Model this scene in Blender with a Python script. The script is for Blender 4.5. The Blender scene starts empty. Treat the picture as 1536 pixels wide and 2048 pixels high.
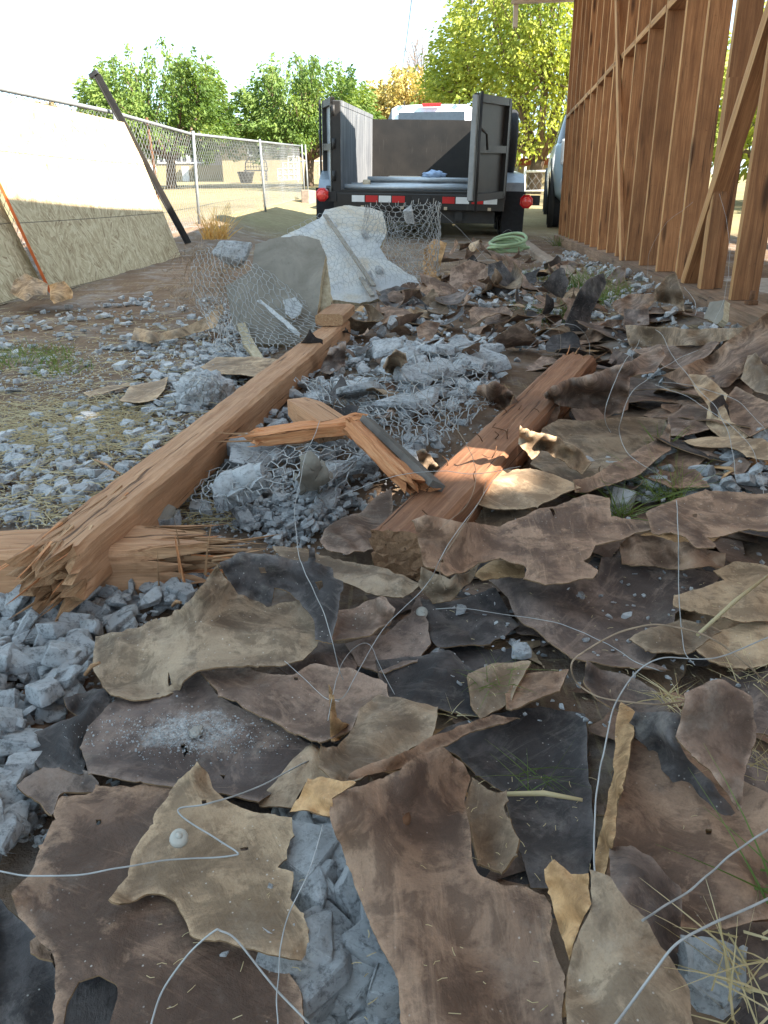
import bpy, bmesh, math, random
import numpy as np
from mathutils import Vector, Matrix, noise
from mathutils.geometry import delaunay_2d_cdt

random.seed(7); np.random.seed(7)
rad = math.radians
sc = bpy.context.scene
COL = sc.collection

# ---------------------------------------------------------------- camera
H = 0.56                                  # lens height over the ground at the photographer's feet
F, PIT, ROLL = 1525.6, rad(21.73), -0.01  # focal length in photo pixels, pitch down, roll
cd = bpy.data.cameras.new('camera'); cam = bpy.data.objects.new('camera', cd); COL.objects.link(cam)
cd.sensor_fit = 'VERTICAL'; cd.sensor_height = 36.0; cd.lens = 36.0 * F / 2048
cd.clip_start = 0.02; cd.clip_end = 2000
cam.matrix_world = Matrix.Translation((0, 0, H)) @ Matrix.Rotation(rad(90) - PIT, 4, 'X') @ Matrix.Rotation(ROLL, 4, 'Z')
sc.camera = cam
# ---------------------------------------------------------------- light
SUN_AZ, SUN_EL = rad(117), rad(36.2)        # clockwise from +Y
SUN = Vector((math.sin(SUN_AZ) * math.cos(SUN_EL), math.cos(SUN_AZ) * math.cos(SUN_EL), math.sin(SUN_EL)))
w = bpy.data.worlds.new('World'); sc.world = w; w.use_nodes = True
nt = w.node_tree; sky = nt.nodes.new('ShaderNodeTexSky'); sky.sky_type = 'NISHITA'; sky.sun_disc = False
sky.sun_elevation = SUN_EL; sky.sun_rotation = SUN_AZ; sky.air_density = 1.0; sky.dust_density = 0.0; sky.ozone_density = 3.0
bg = nt.nodes['Background']; bg.inputs['Strength'].default_value = 0.10
hz_ = nt.nodes.new('ShaderNodeVectorMath'); hz_.operation = 'MULTIPLY_ADD'; hz_.inputs[1].default_value = (.34, .34, .34); hz_.inputs[2].default_value = (1.67, 2.15, 2.36)   # even pale fill added to the whole sky, making the shade less blue
nt.links.new(sky.outputs[0], hz_.inputs[0]); nt.links.new(hz_.outputs[0], bg.inputs['Color'])
sd = bpy.data.lights.new('sun', 'SUN'); sd.energy = 4.2; sd.angle = rad(0.53); sd.color = (1, 0.93, 0.82)
so = bpy.data.objects.new('sun', sd); COL.objects.link(so); so.rotation_euler = SUN.to_track_quat('Z', 'Y').to_euler()
so.location = (6, -4, 8)
sc.view_settings.view_transform = 'Standard'; sc.view_settings.look = 'None'; sc.view_settings.gamma = 1
sc.view_settings.use_curve_mapping = False; sc.view_settings.exposure = 2.42
sc.cycles.max_bounces = 6; sc.cycles.diffuse_bounces = 3; sc.cycles.use_denoising = True

# ---------------------------------------------------------------- measuring helpers (photo pixel -> place)
cP, sP, cR, sR = math.cos(PIT), math.sin(PIT), math.cos(ROLL), math.sin(ROLL)
def ray(px, py):
    X, Y = px - 768, py - 1024
    x, y = cR * X + sR * Y, -sR * X + cR * Y
    return x, F * cP - y * sP, -F * sP - y * cP
GY = [-30, 0, 2, 4, 6, 9, 12, 17, 25, 42, 70, 400]
GZ = [0, 0, .02, .08, .14, .22, .38, .66, 1.02, 1.93, 3.1, 6.0]
def G(x, y):
    z = float(np.interp(y, GY, GZ))
    if y > 7: z -= 0.022 * max(0, min(x, 6)) * min(1, (y - 7) / 4)
    z += .075 * math.exp(-((x - .15) / .75) ** 2 - ((y - 2.0) / .85) ** 2)
    z += .06 * math.exp(-((x - .3) / .9) ** 2 - ((y - 4.0) / 1.0) ** 2)
    s_, d_ = x * .1259 + y * .99205, x * .99205 - y * .1259      # heaped up along the foot of the studs
    z += .15 * math.exp(-(max(0, .78 - d_) / .22) ** 2) * max(0, min(1, (s_ + .2) / .8)) * max(0, min(1, (7.5 - s_) / 4)) * (1 if d_ < 1.2 else max(0, 1.5 - d_) / .3)
    if x < -1.2 and y > 7.5: z += .17 * min(1, (-1.2 - x) / .8) * min(1, (y - 7.5) / 1.4) * max(0, min(1, (22 - y) / 8))
    return z
def at(px, py, h):                        # the point seen at a pixel, h above the ground
    rx, ry, rz = ray(px, py); z = h
    for _ in range(9):
        t = (z - H) / rz if rz < -1e-6 else 60 / ry
        x, y = rx * t, ry * t
        z = .5 * z + .5 * (G(x, y) + h)
    t = (z - H) / rz
    return Vector((rx * t, ry * t, z))
def at_y(px, py, Y):                      # the point seen at a pixel, Y metres away
    rx, ry, rz = ray(px, py)
    return Vector((rx * Y / ry, Y, H + rz * Y / ry))
def A3(px, py, v): return at_y(px, py, v) if v >= 1 else at(px, py, v)
def at_z(px, py, z):
    rx, ry, rz = ray(px, py); t = (z - H) / rz
    return Vector((rx * t, ry * t, z))
# frame of the stud wall: s along it, d out to its side, z up
AZ = rad(7.23); PLATE = H - 0.295
US = Vector((math.sin(AZ), math.cos(AZ), 0)); UD = Vector((math.cos(AZ), -math.sin(AZ), 0))
def W(s, d, z): return US * s + UD * d + Vector((0, 0, z))
def wall_px(px, py, d):                   # pixel on the vertical plane d beside the camera -> s, z
    r = Vector(ray(px, py)); t = d / r.dot(UD); p = r * t
    return p.dot(US), p.z + H

# ---------------------------------------------------------------- object helpers
def mesh(name, V, Fc, mats=(), idx=None, smooth=False):
    m = bpy.data.meshes.new(name)
    if isinstance(V, np.ndarray): V = V.tolist()
    m.from_pydata(V, [], Fc if not isinstance(Fc, np.ndarray) else Fc.tolist())
    for a in mats: m.materials.append(a)
    if idx is not None: m.polygons.foreach_set('material_index', np.asarray(idx, dtype=np.int32))
    if smooth is True: m.polygons.foreach_set('use_smooth', [True] * len(m.polygons))
    elif smooth is not False: m.polygons.foreach_set('use_smooth', np.asarray(smooth, dtype=bool))
    m.update(); return m
def obj(name, data, parent=None, loc=None, rot=None, mw=None):
    o = bpy.data.objects.new(name, data); COL.objects.link(o)
    if parent: o.parent = parent
    if mw is not None: o.matrix_basis = mw
    if loc is not None: o.location = loc
    if rot is not None: o.rotation_euler = rot
    return o
def tag(o, label=None, cat=None, group=None, kind=None):
    for k, v in (('label', label), ('category', cat), ('group', group), ('kind', kind)):
        if v: o[k] = v
    return o
def thing(name, label, cat, loc=(0, 0, 0), rz=0, group=None, mw=None):
    o = obj(name, None, None, loc if mw is None else None, (0, 0, rz) if mw is None else None, mw)
    return tag(o, label, cat, group)
class MB:                                  # collects simple solids into one mesh
    def __init__(s): s.V = []; s.F = []; s.I = []; s.S = []
    def add(s, V, Fc, mi=0, sm=False):
        n = len(s.V); s.V += [tuple(v) for v in V]; s.F += [[a + n for a in f] for f in Fc]
        s.I += [mi] * len(Fc); s.S += [sm] * len(Fc); return s
    def box(s, c, d, R=None, mi=0, bev=0.0):
        hx, hy, hz = d[0] / 2, d[1] / 2, d[2] / 2
        if bev <= 0:
            V = [Vector((x, y, z)) for x in (-hx, hx) for y in (-hy, hy) for z in (-hz, hz)]
            Fc = [[0, 1, 3, 2], [4, 6, 7, 5], [0, 4, 5, 1], [2, 3, 7, 6], [0, 2, 6, 4], [1, 5, 7, 3]]
        else:
            bm = bmesh.new(); bmesh.ops.create_cube(bm, size=1)
            for v in bm.verts: v.co = Vector((v.co.x * d[0], v.co.y * d[1], v.co.z * d[2]))
            bmesh.ops.bevel(bm, geom=bm.edges[:], offset=bev, segments=2, affect='EDGES', profile=.6)
            bm.verts.index_update(); V = [v.co.copy() for v in bm.verts]; Fc = [[v.index for v in f.verts] for f in bm.faces]; bm.free()
        c = Vector(c)
        if R is not None: V = [R @ v for v in V]
        return s.add([v + c for v in V], Fc, mi)
    def bar(s, a, b, w, h, up=(0, 0, 1), mi=0):
        a, b = Vector(a), Vector(b); x = (b - a).normalized(); y = Vector(up).cross(x)
        if y.length < 1e-6: y = Vector((1, 0, 0)).cross(x)
        y.normalize(); z = x.cross(y)
        R = Matrix((x, y, z)).transposed()
        return s.box((a + b) / 2, ((b - a).length, w, h), R, mi)
    def tube(s, pts, r, n=6, mi=0, cap=True):
        pts = [Vector(p) for p in pts]; rs = r if isinstance(r, (list, tuple)) else [r] * len(pts)
        V = []; Fc = []; up = Vector((0.13, 0.21, 0.97))
        for i, p in enumerate(pts):
            t = (pts[min(i + 1, len(pts) - 1)] - pts[max(i - 1, 0)])
            t = t.normalized() if t.length > 1e-9 else Vector((0, 0, 1))
            a = up - t * up.dot(t)
            if a.length < 1e-4: a = Vector((1, 0, 0)) - t * t.x
            a.normalize(); b = t.cross(a); up = a
            for k in range(n):
                q = 2 * math.pi * k / n; V.append(p + (a * math.cos(q) + b * math.sin(q)) * rs[i])
        for i in range(len(pts) - 1):
            for k in range(n):
                k2 = (k + 1) % n; Fc.append([i * n + k, i * n + k2, (i + 1) * n + k2, (i + 1) * n + k])
        s.add(V, Fc, mi, True)
        if cap and n > 3:
            m = len(s.V) - len(V)
            s.F += [[m + k for k in range(n)][::-1], [m + (len(pts) - 1) * n + k for k in range(n)]]; s.I += [mi, mi]; s.S += [False, False]
        return s
    def lathe(s, prof, n=24, M=None, mi=0):   # prof: (radius, x) turned about X
        V = []; Fc = []
        for r, x in prof:
            for k in range(n):
                q = 2 * math.pi * k / n; v = Vector((x, r * math.cos(q), r * math.sin(q))); V.append(M @ v if M else v)
        for i in range(len(prof) - 1):
            for k in range(n):
                k2 = (k + 1) % n; Fc.append([i * n + k, i * n + k2, (i + 1) * n + k2, (i + 1) * n + k])
        return s.add(V, Fc, mi, True)
    def prism(s, poly, d, M=None, mi=0):      # poly in XZ, thickness d along Y
        n = len(poly); V = [Vector((x, y, z)) for y in (-d / 2, d / 2) for x, z in poly]
        if M: V = [M @ v for v in V]
        Fc = [list(range(n)), list(range(2 * n - 1, n - 1, -1))] + [[i, i + n, (i + 1) % n + n, (i + 1) % n] for i in range(n)]
        return s.add(V, Fc, mi)
    def build(s, name, mat, parent=None, **k):
        mats = mat if isinstance(mat, (list, tuple)) else [mat]
        return obj(name, mesh(name, s.V, s.F, mats, s.I, s.S), parent, **k)

# ---------------------------------------------------------------- materials
class NT:
    def __init__(s, name):
        s.m = bpy.data.materials.new(name); s.m.use_nodes = True; s.t = s.m.node_tree
        s.b = s.t.nodes['Principled BSDF']; s.out = s.t.nodes['Material Output']
    def n(s, typ, ins=None, **kw):
        o = s.t.nodes.new('ShaderNode' + typ)
        for k, v in kw.items(): setattr(o, k, v)
        for k, v in (ins or {}).items(): s.set(o.inputs[k], v)
        return o
    def set(s, sock, v):
        if hasattr(v, 'is_output') or isinstance(v, bpy.types.NodeSocket): s.t.links.new(v, sock)
        elif isinstance(v, bpy.types.Node): s.t.links.new(v.outputs[0], sock)
        else: sock.default_value = v
    def noise(s, vec, scale, det=4, rough=.55, dist=0.0):
        return s.n('TexNoise', {'Vector': vec, 'Scale': scale, 'Detail': det, 'Roughness': rough, 'Distortion': dist}).outputs['Fac']
    def ramp(s, fac, stops, interp='LINEAR'):
        r = s.n('ValToRGB', {'Fac': fac}); cr = r.color_ramp; cr.interpolation = interp
        while len(cr.elements) < len(stops): cr.elements.new(.5)
        for e, (p, c) in zip(cr.elements, stops):
            e.position = p; e.color = (*c, 1) if isinstance(c, (tuple, list)) else (c, c, c, 1)
        return r.outputs['Color']
    def mix(s, fac, a, b, mode='MIX'):
        o = s.n('Mix', data_type='RGBA', blend_type=mode)
        s.set(o.inputs['Factor'], fac)
        for i, v in ((6, a), (7, b)):
            if isinstance(v, (tuple, list)): v = (*v[:3], 1)
            s.set(o.inputs[i], v)
        return o.outputs[2]
    def math(s, op, a, b=0.0, c=None):
        o = s.n('Math', operation=op); s.set(o.inputs[0], a); s.set(o.inputs[1], b)
        if c is not None: s.set(o.inputs[2], c)
        return o.outputs[0]
    def mapping(s, vec, scale=(1, 1, 1), rot=(0, 0, 0), loc=(0, 0, 0)):
        return s.n('Mapping', {'Vector': vec, 'Scale': scale, 'Rotation': rot, 'Location': loc}).outputs[0]
    def pos(s): return s.n('NewGeometry').outputs['Position']
    def oc(s): return s.n('TexCoord').outputs['Object']
    def rnd(s): return s.n('ObjectInfo').outputs['Random']
    def bump(s, h, strength=.3, dist=.01, prev=None):
        b = s.n('Bump', {'Height': h, 'Strength': strength, 'Distance': dist})
        if prev is not None: s.set(b.inputs['Normal'], prev)
        return b.outputs[0]
    def done(s, color, rough=.8, normal=None, spec=.3, metal=0.0, **kw):
        if isinstance(color, (tuple, list)): color = (*color[:3], 1)
        s.set(s.b.inputs['Base Color'], color); s.set(s.b.inputs['Roughness'], rough)
        s.set(s.b.inputs['Specular IOR Level'], spec); s.set(s.b.inputs['Metallic'], metal)
        if normal is not None: s.set(s.b.inputs['Normal'], normal)
        for k, v in kw.items(): s.set(s.b.inputs[k], v)
        return s.m
def sc3(c, k): return tuple(min(1, v * k) for v in c)

def plain(name, c, rough=.6, spec=.3, metal=0.0, var=.25, scale=14, bump=.1):
    t = NT(name); p = t.oc(); f = t.noise(p, scale, 6, .6)
    col = t.ramp(f, [(.25, sc3(c, 1 - var)), (.75, sc3(c, 1 + var))])
    return t.done(col, rough, t.bump(f, bump, .004), spec, metal)

def felt_mat(name, a, b, c, dust=.35, spill=None):
    t = NT(name); r = t.rnd(); p = t.pos()
    off = t.n('CombineXYZ', {'X': t.math('MULTIPLY', r, 37), 'Y': t.math('MULTIPLY', r, 71), 'Z': r}).outputs[0]
    q = t.n('VectorMath', {0: p, 1: off}, operation='ADD').outputs[0]
    ang = t.n('VectorRotate', {'Vector': q, 'Angle': t.math('MULTIPLY', r, 6.28)}, rotation_type='Z_AXIS').outputs[0]
    big = t.noise(q, 5.5, 7, .66, .8); med = t.noise(q, 24, 7, .68, .4); fine = t.noise(q, 500, 3, .6)
    st = t.noise(t.mapping(ang, (5, 42, 20)), 1.6, 6, .72, .5)
    col = t.ramp(big, [(.30, sc3(a, .72)), (.44, a), (.52, b), (.66, c)])
    col = t.mix(t.ramp(med, [(.47, 0), (.55, .62)]), col, sc3(a, .72))                       # tar stains
    col = t.mix(t.ramp(t.noise(q, 11, 7, .72, .6), [(.55, 0), (.62, .5)]), col, sc3(c, 1.2))  # rubbed patches
    col = t.mix(t.ramp(st, [(.55, 0), (.74, .5)]), col, sc3(c, 1.5))                        # scuffs along the sheet
    hv = t.math('MULTIPLY_ADD', r, .5, .9)
    col = t.mix(1.0, col, t.n('CombineColor', {0: hv, 1: hv, 2: hv}).outputs[0], 'MULTIPLY')
    sp = t.n('TexVoronoi', {'Vector': q, 'Scale': 125.0}).outputs['Distance']                # mortar grit
    grit = t.math('MULTIPLY', t.ramp(sp, [(.07, 1), (.12, 0)]), t.ramp(t.noise(q, 8, 3), [(.46, 0), (.6, 1)]))
    col = t.mix(t.math('MULTIPLY', grit, min(1, dust * 2)), col, (.62, .58, .52))
    film = t.math('MULTIPLY', t.ramp(t.noise(q, 13, 7, .75), [(.56, 0), (.76, .8)]), dust)
    col = t.mix(film, col, (.46, .41, .34))
    eg = t.n('Attribute', attribute_name='edge').outputs['Fac']           # frayed, paler fibres along the tears
    egm = t.math('MULTIPLY', t.ramp(eg, [(.25, 0), (.9, 1)]), t.ramp(t.noise(q, 90, 5, .75), [(.4, .1), (.6, .75)]))
    col = t.mix(egm, col, sc3(c, 1.3))
    if spill:                              # a spill of pale mortar powder round one spot
        sx = t.n('SeparateXYZ', {'Vector': p}).outputs
        dx, dy = t.math('MULTIPLY', t.math('SUBTRACT', sx[0], spill[0]), 1 / spill[2]), t.math('MULTIPLY', t.math('SUBTRACT', sx[1], spill[1]), 1 / spill[3])
        dd = t.math('ADD', t.math('MULTIPLY', dx, dx), t.math('MULTIPLY', dy, dy))
        msk = t.math('ADD', t.math('SUBTRACT', 1.0, dd), t.math('MULTIPLY_ADD', t.noise(p, 26, 6, .75), 2.6, -1.75))
        msk = t.math('MULTIPLY', t.ramp(msk, [(.0, 0), (.75, 1)]), t.ramp(t.noise(p, 190, 5, .8), [(.38, .1), (.6, 1)]))
        col = t.mix(msk, col, (.62, .61, .59))
    col = t.mix(t.ramp(fine, [(.3, .16), (.55, 0)]), col, (.03, .025, .02))
    nb = t.bump(fine, .15, .0008); nb = t.bump(med, .6, .007, nb); nb = t.bump(st, .35, .004, nb)
    return t.done(col, t.ramp(med, [(.3, .55), (.7, .85)]), nb, .3)
FELT = {
    'brown': felt_mat('felt_brown', (.108, .064, .043), (.21, .128, .084), (.325, .207, .134), .28),
    'plum': felt_mat('felt_plum', (.09, .066, .056), (.16, .115, .094), (.23, .168, .132), .35),
    'tan': felt_mat('felt_tan', (.21, .14, .085), (.335, .228, .138), (.45, .32, .20), .3),
    'olive': felt_mat('felt_olive', (.132, .09, .058), (.222, .155, .10), (.315, .228, .15), .35),
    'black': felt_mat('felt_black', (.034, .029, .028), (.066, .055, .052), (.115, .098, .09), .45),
    'grey': felt_mat('felt_greybrown', (.145, .093, .067), (.245, .16, .115), (.34, .232, .168), .4),
    'rust': felt_mat('felt_rust', (.24, .135, .06), (.38, .22, .10), (.50, .31, .155), .2),
}
_q = at(385, 1468, .04)
FELT['dusty'] = felt_mat('felt_plum_dusted', (.078, .056, .048), (.14, .098, .08), (.205, .148, .116), .35, (_q.x, _q.y, .085, .038))
RIM = plain('felt_torn_edge', (.20, .13, .075), .95, .1, 0, .4, 120, .2)

def wood_mat(name, a, b, c, knots=True, grime=.35, sc_=1.0, rough=.75):
    t = NT(name); r = t.rnd(); p = t.oc()
    off = t.n('CombineXYZ', {'X': t.math('MULTIPLY', r, 19), 'Y': t.math('MULTIPLY', r, 7), 'Z': t.math('MULTIPLY', r, 3)}).outputs[0]
    q = t.n('VectorMath', {0: p, 1: off}, operation='ADD').outputs[0]
    g1 = t.noise(t.mapping(q, (1.6 * sc_, 34 * sc_, 34 * sc_)), 2.2, 6, .62, .9)
    g2 = t.noise(t.mapping(q, (4 * sc_, 160 * sc_, 160 * sc_)), 2.0, 4, .7, .2)
    big = t.noise(q, 3.2 * sc_, 5, .6)
    col = t.ramp(g1, [(.28, a), (.5, b), (.7, c)])
    col = t.mix(t.ramp(g2, [(.35, .5), (.62, 0)]), col, sc3(a, .7))
    if knots:
        v = t.n('TexVoronoi', {'Vector': t.mapping(q, (2.6, 13, 13)), 'Scale': 1.0}).outputs['Distance']
        col = t.mix(t.ramp(v, [(.07, .95), (.12, .7), (.2, 0)]), col, sc3(a, .32))
    col = t.mix(t.math('MULTIPLY', t.ramp(big, [(.42, 0), (.75, 1)]), grime), col, sc3(a, .42))
    ck = t.noise(t.mapping(q, (2.2 * sc_, 75 * sc_, 75 * sc_)), 1.3, 3, .5, .4)
    col = t.mix(t.ramp(ck, [(.30, .85), (.345, 0)]), col, sc3(a, .22))                 # drying checks
    sp = t.noise(q, 60, 5, .8); col = t.mix(t.ramp(sp, [(.60, 0), (.72, grime)]), col, sc3(a, .3))
    hv = t.math('MULTIPLY_ADD', r, .45, .78)
    col = t.mix(1.0, col, t.n('CombineColor', {0: hv, 1: hv, 2: hv}).outputs[0], 'MULTIPLY')
    nb = t.bump(g2, .35, .0015); nb = t.bump(g1, .4, .003, nb); nb = t.bump(t.ramp(ck, [(.30, 0), (.36, 1)]), .6, .004, nb)
    return t.done(col, rough, nb, .25)
STUD = wood_mat('stud_lumber', (.19, .08, .033), (.325, .145, .06), (.44, .215, .094), grime=.55)
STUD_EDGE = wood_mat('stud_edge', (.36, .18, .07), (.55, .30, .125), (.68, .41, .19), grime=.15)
PLATE_W = wood_mat('sill_lumber', (.17, .10, .06), (.30, .19, .12), (.40, .27, .18), grime=.7)
BEAM = wood_mat('old_beam', (.33, .165, .085), (.45, .245, .13), (.55, .33, .19), knots=False, grime=.4)
BEAM_R = wood_mat('dark_beam', (.18, .078, .04), (.30, .14, .072), (.40, .21, .115), knots=False, grime=.6)
SPLIT = wood_mat('fresh_split', (.42, .155, .06), (.60, .26, .11), (.70, .38, .19), knots=False, grime=.1, sc_=1.6)
SPLIN = wood_mat('weathered_splinter', (.26, .14, .07), (.42, .24, .125), (.54, .35, .20), knots=False, grime=.3, sc_=2)
PALE = plain('painted_eave', (.55, .45, .35), .7, .2, 0, .12)

t = NT('stucco_grey'); p = t.pos(); f = t.noise(p, 9, 5, .6); g = t.noise(p, 105, 8, .8); k = t.noise(p, 33, 3, .5)
col = t.ramp(f, [(.3, (.31, .315, .32)), (.5, (.45, .455, .46)), (.7, (.57, .57, .565))])
col = t.mix(t.ramp(k, [(.4, 0), (.68, .7)]), col, (.56, .565, .57))
col = t.mix(t.ramp(t.noise(p, 21, 4), [(.55, 0), (.75, .6)]), col, (.26, .22, .17))
col = t.mix(t.ramp(g, [(.40, .7), (.5, 0)]), col, (.13, .13, .13))
STUC = t.done(col, .95, t.bump(k, .5, .008, t.bump(g, 1.0, .006)), .1)
t = NT('stucco_white_coat'); p = t.pos(); g = t.noise(p, 105, 8, .85); f = t.noise(p, 14, 5, .6)
col = t.ramp(f, [(.3, (.52, .53, .535)), (.6, (.70, .705, .705))])
col = t.mix(t.ramp(g, [(.38, .75), (.5, 0)]), col, (.27, .27, .27))
col = t.mix(t.ramp(t.noise(p, 40, 5, .7), [(.6, 0), (.8, .5)]), col, (.42, .38, .31))
STUCW = t.done(col, .9, t.bump(g, 1.0, .008), .15)
t = NT('stucco_back'); p = t.oc(); f = t.noise(p, 7, 6, .65, .4); g = t.noise(t.mapping(p, (40, 3, 40)), 2, 5, .7); h = t.noise(p, 130, 5, .7)
col = t.ramp(f, [(.3, (.17, .152, .125)), (.55, (.25, .225, .188)), (.75, (.34, .31, .26))])
col = t.mix(t.ramp(g, [(.55, 0), (.75, .5)]), col, (.14, .125, .105))
STUCB = t.done(col, .93, t.bump(h, .6, .003, t.bump(g, .4, .004)), .12)
t = NT('stucco_edge'); p = t.pos(); h = t.noise(p, 60, 6, .7)
STUCE = t.done(t.ramp(h, [(.3, (.30, .24, .15)), (.7, (.55, .47, .34))]), .95, t.bump(h, .8, .006), .1)

WIRE = plain('galvanised_wire', (.36, .36, .35), .5, .4, .3, .3, 40)
WIRE_R = plain('rusty_wire', (.30, .22, .15), .7, .3, .2, .4, 60)
STEEL = plain('black_steel', (.035, .033, .032), .55, .4, .2, .4, 9)
GALV = plain('galvanised_steel', (.24, .25, .25), .6, .4, .2, .2, 12)
RUST = plain('rust', (.13, .065, .035), .9, .15, 0, .5, 60)
CONC = plain('concrete', (.36, .33, .29), .95, .1, 0, .3, 22, .4)
KERB = plain('kerb_concrete', (.30, .235, .185), .95, .1, 0, .3, 22, .4)

t = NT('osb'); p = t.oc()
def strands(shift, k):
    q = t.mapping(p, (1, 1, 1), (0, 0, 0), (shift, shift * .7, 0))
    v = t.n('TexVoronoi', {'Vector': q, 'Scale': 9.0 + k}); ang = t.math('MULTIPLY', v.outputs['Color'], 3.1)
    r = t.n('VectorRotate', {'Vector': q, 'Angle': ang}, rotation_type='Z_AXIS').outputs[0]
    v2 = t.n('TexVoronoi', {'Vector': t.mapping(r, (11, 70, 1)), 'Scale': 1.0}); return v2
a, b = strands(0, 0), strands(3.3, 9)
col = t.ramp(a.outputs['Color'], [(.1, (.28, .195, .11)), (.45, (.44, .335, .20)), (.8, (.60, .49, .32))])
col = t.mix(t.ramp(b.outputs['Color'], [(.52, 0), (.56, .85)]), col, t.ramp(b.outputs['Color'], [(.5, (.36, .265, .15)), (1, (.66, .55, .36))]))
col = t.mix(t.ramp(t.noise(t.mapping(p, (9, 60, 1), (0, 0, 1.1)), 1.4, 3), [(.66, 0), (.72, .7)]), col, (.13, .08, .04))
sx = t.n('SeparateXYZ', {'Vector': p}).outputs      # printed nailing lines every 16 inches
ln = t.math('ABSOLUTE', t.math('SUBTRACT', t.math('FRACT', t.math('MULTIPLY_ADD', sx[1], 1 / .406, .5)), .5))
col = t.mix(t.ramp(ln, [(.004, .8), (.009, 0)]), col, (.07, .05, .04))
ly = t.math('ABSOLUTE', t.math('SUBTRACT', t.math('FRACT', t.math('MULTIPLY', sx[0], 1 / .203)), .5))
col = t.mix(t.ramp(ly, [(.006, .35), (.02, 0)]), col, (.16, .10, .06))
OSB = t.done(col, .8, t.bump(a.outputs['Color'], .3, .002), .2)
OSB_EDGE = plain('osb_painted_edge', (.55, .13, .04), .7, .2, 0, .2)

t = NT('ground_dirt'); p = t.pos(); xyz = t.n('SeparateXYZ', {'Vector': p}).outputs
f = t.noise(p, 2.2, 6, .65); g = t.noise(p, 70, 6, .75); fine = t.noise(p, 320, 4, .7)
dirt = t.ramp(f, [(.3, (.145, .093, .062)), (.5, (.21, .142, .098)), (.7, (.27, .20, .145))])
dirt = t.mix(t.ramp(g, [(.3, .5), (.55, 0)]), dirt, (.075, .05, .035))
st = t.noise(t.mapping(p, (90, 9, 1), (0, 0, .5)), 1, 3, .6); st2 = t.noise(t.mapping(p, (9, 80, 1), (0, 0, .3)), 1, 3, .6)
straw = t.math('MULTIPLY', t.math('MAXIMUM', t.ramp(st, [(.58, 0), (.64, 1)]), t.ramp(st2, [(.6, 0), (.66, 1)])), t.ramp(t.noise(p, 1.3, 4), [(.45, 0), (.62, .8)]))
dirt = t.mix(straw, dirt, (.42, .33, .18))
dusty = t.ramp(t.noise(p, 5, 5, .7), [(.5, 0), (.72, .75)])
dirt = t.mix(dusty, dirt, (.36, .34, .32))
far = t.ramp(t.noise(p, .35, 6, .62), [(.34, (.24, .19, .10)), (.5, (.33, .27, .155)), (.66, (.25, .23, .11))])
far = t.mix(t.ramp(t.noise(p, 9, 5, .7), [(.4, .5), (.7, 0)]), far, (.17, .13, .07))
fy = t.ramp(t.math('MULTIPLY', t.math('ADD', xyz[1], t.math('MULTIPLY', f, 2)), .05), [(.50, 0), (.60, 1)])
col = t.mix(fy, dirt, far)
DIRT = t.done(col, .97, t.bump(fine, .5, .002, t.bump(g, .8, .012)), .08)

# ---------------------------------------------------------------- ground
xs = np.concatenate([-np.geomspace(300, 6, 22), np.linspace(-5.6, 5.6, 150), np.geomspace(6, 300, 22)])
ys = np.concatenate([-np.geomspace(60, 1.2, 10), np.linspace(-1, 9, 150), np.linspace(9.3, 45, 60), np.geomspace(47, 400, 22)])
V = []
for y in ys:
    for x in xs:
        n = 0
        if abs(x) < 6 and -1 < y < 14:
            n = .014 * noise.noise((x * 3.1, y * 3.1, 0)) + .007 * noise.noise((x * 11, y * 11, 4))
        V.append((x, y, G(x, y) + n))
nx = len(xs); Fc = [[j * nx + i, j * nx + i + 1, (j + 1) * nx + i + 1, (j + 1) * nx + i] for j in range(len(ys) - 1) for i in range(nx - 1)]
tag(obj('ground', mesh('ground', V, Fc, [DIRT], smooth=True)), 'bare brown dirt and dry yellow yard', None, None, 'structure')

# ---------------------------------------------------------------- stud wall and its roof
S0, SP, D0 = 2.732, 0.4064, 0.8197
bld = thing('stud_wall_building', 'open wall of bare brown wood studs under an eave, beside the debris', 'building')
stud_h = 2.36
def plank_mesh(name, L, w, h, mat, edge=None, seg=24, rough=.0015, seed=0, taper=0):
    # a sawn board along X, w across Y, h up Z, slightly uneven; narrow -Y face takes the edge material
    nw, nh = 4, 3; V = []; Fc = []; I = []
    def face(fu, nu, nv, mi):
        n = len(V)
        for j in range(nv + 1):
            for i in range(nu + 1): V.append(fu(i / nu, j / nv))
        for j in range(nv):
            for i in range(nu):
                a = n + j * (nu + 1) + i; Fc.append([a, a + 1, a + nu + 2, a + nu + 1]); I.append(mi)
    X = lambda u: (u - .5) * L
    e = 1 if edge else 0
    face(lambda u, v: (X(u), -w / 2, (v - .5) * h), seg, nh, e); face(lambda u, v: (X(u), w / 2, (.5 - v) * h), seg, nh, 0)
    face(lambda u, v: (X(u), (v - .5) * w, h / 2), seg, nw, 0); face(lambda u, v: (X(u), (.5 - v) * w, -h / 2), seg, nw, 0)
    face(lambda u, v: (-L / 2, (.5 - u) * w, (v - .5) * h), nw, nh, 0); face(lambda u, v: (L / 2, (u - .5) * w, (v - .5) * h), nw, nh, 0)
    out = []
    for x, y, z in V:
        q = Vector((x * 3, y * 20 + seed * 9.1, z * 20)); c = noise.noise_vector(q) * rough
        b = noise.noise((x * .9, seed * 3.7, 1)) * L * .0016
        fx = max(abs(y) / (w / 2), 0); fz = abs(z) / (h / 2)
        rd = .0025 if fx > .98 and fz > .98 else 0
        out.append((x + c.x, y + c.y + b - math.copysign(rd, y), z + c.z - math.copysign(rd, z)))
    return mesh(name, out, Fc, [mat] + ([edge] if edge else []), I, False)
sm = [plank_mesh('stud', stud_h, .089, .038, STUD, STUD_EDGE, 30, .0012, i) for i in range(5)]
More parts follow.
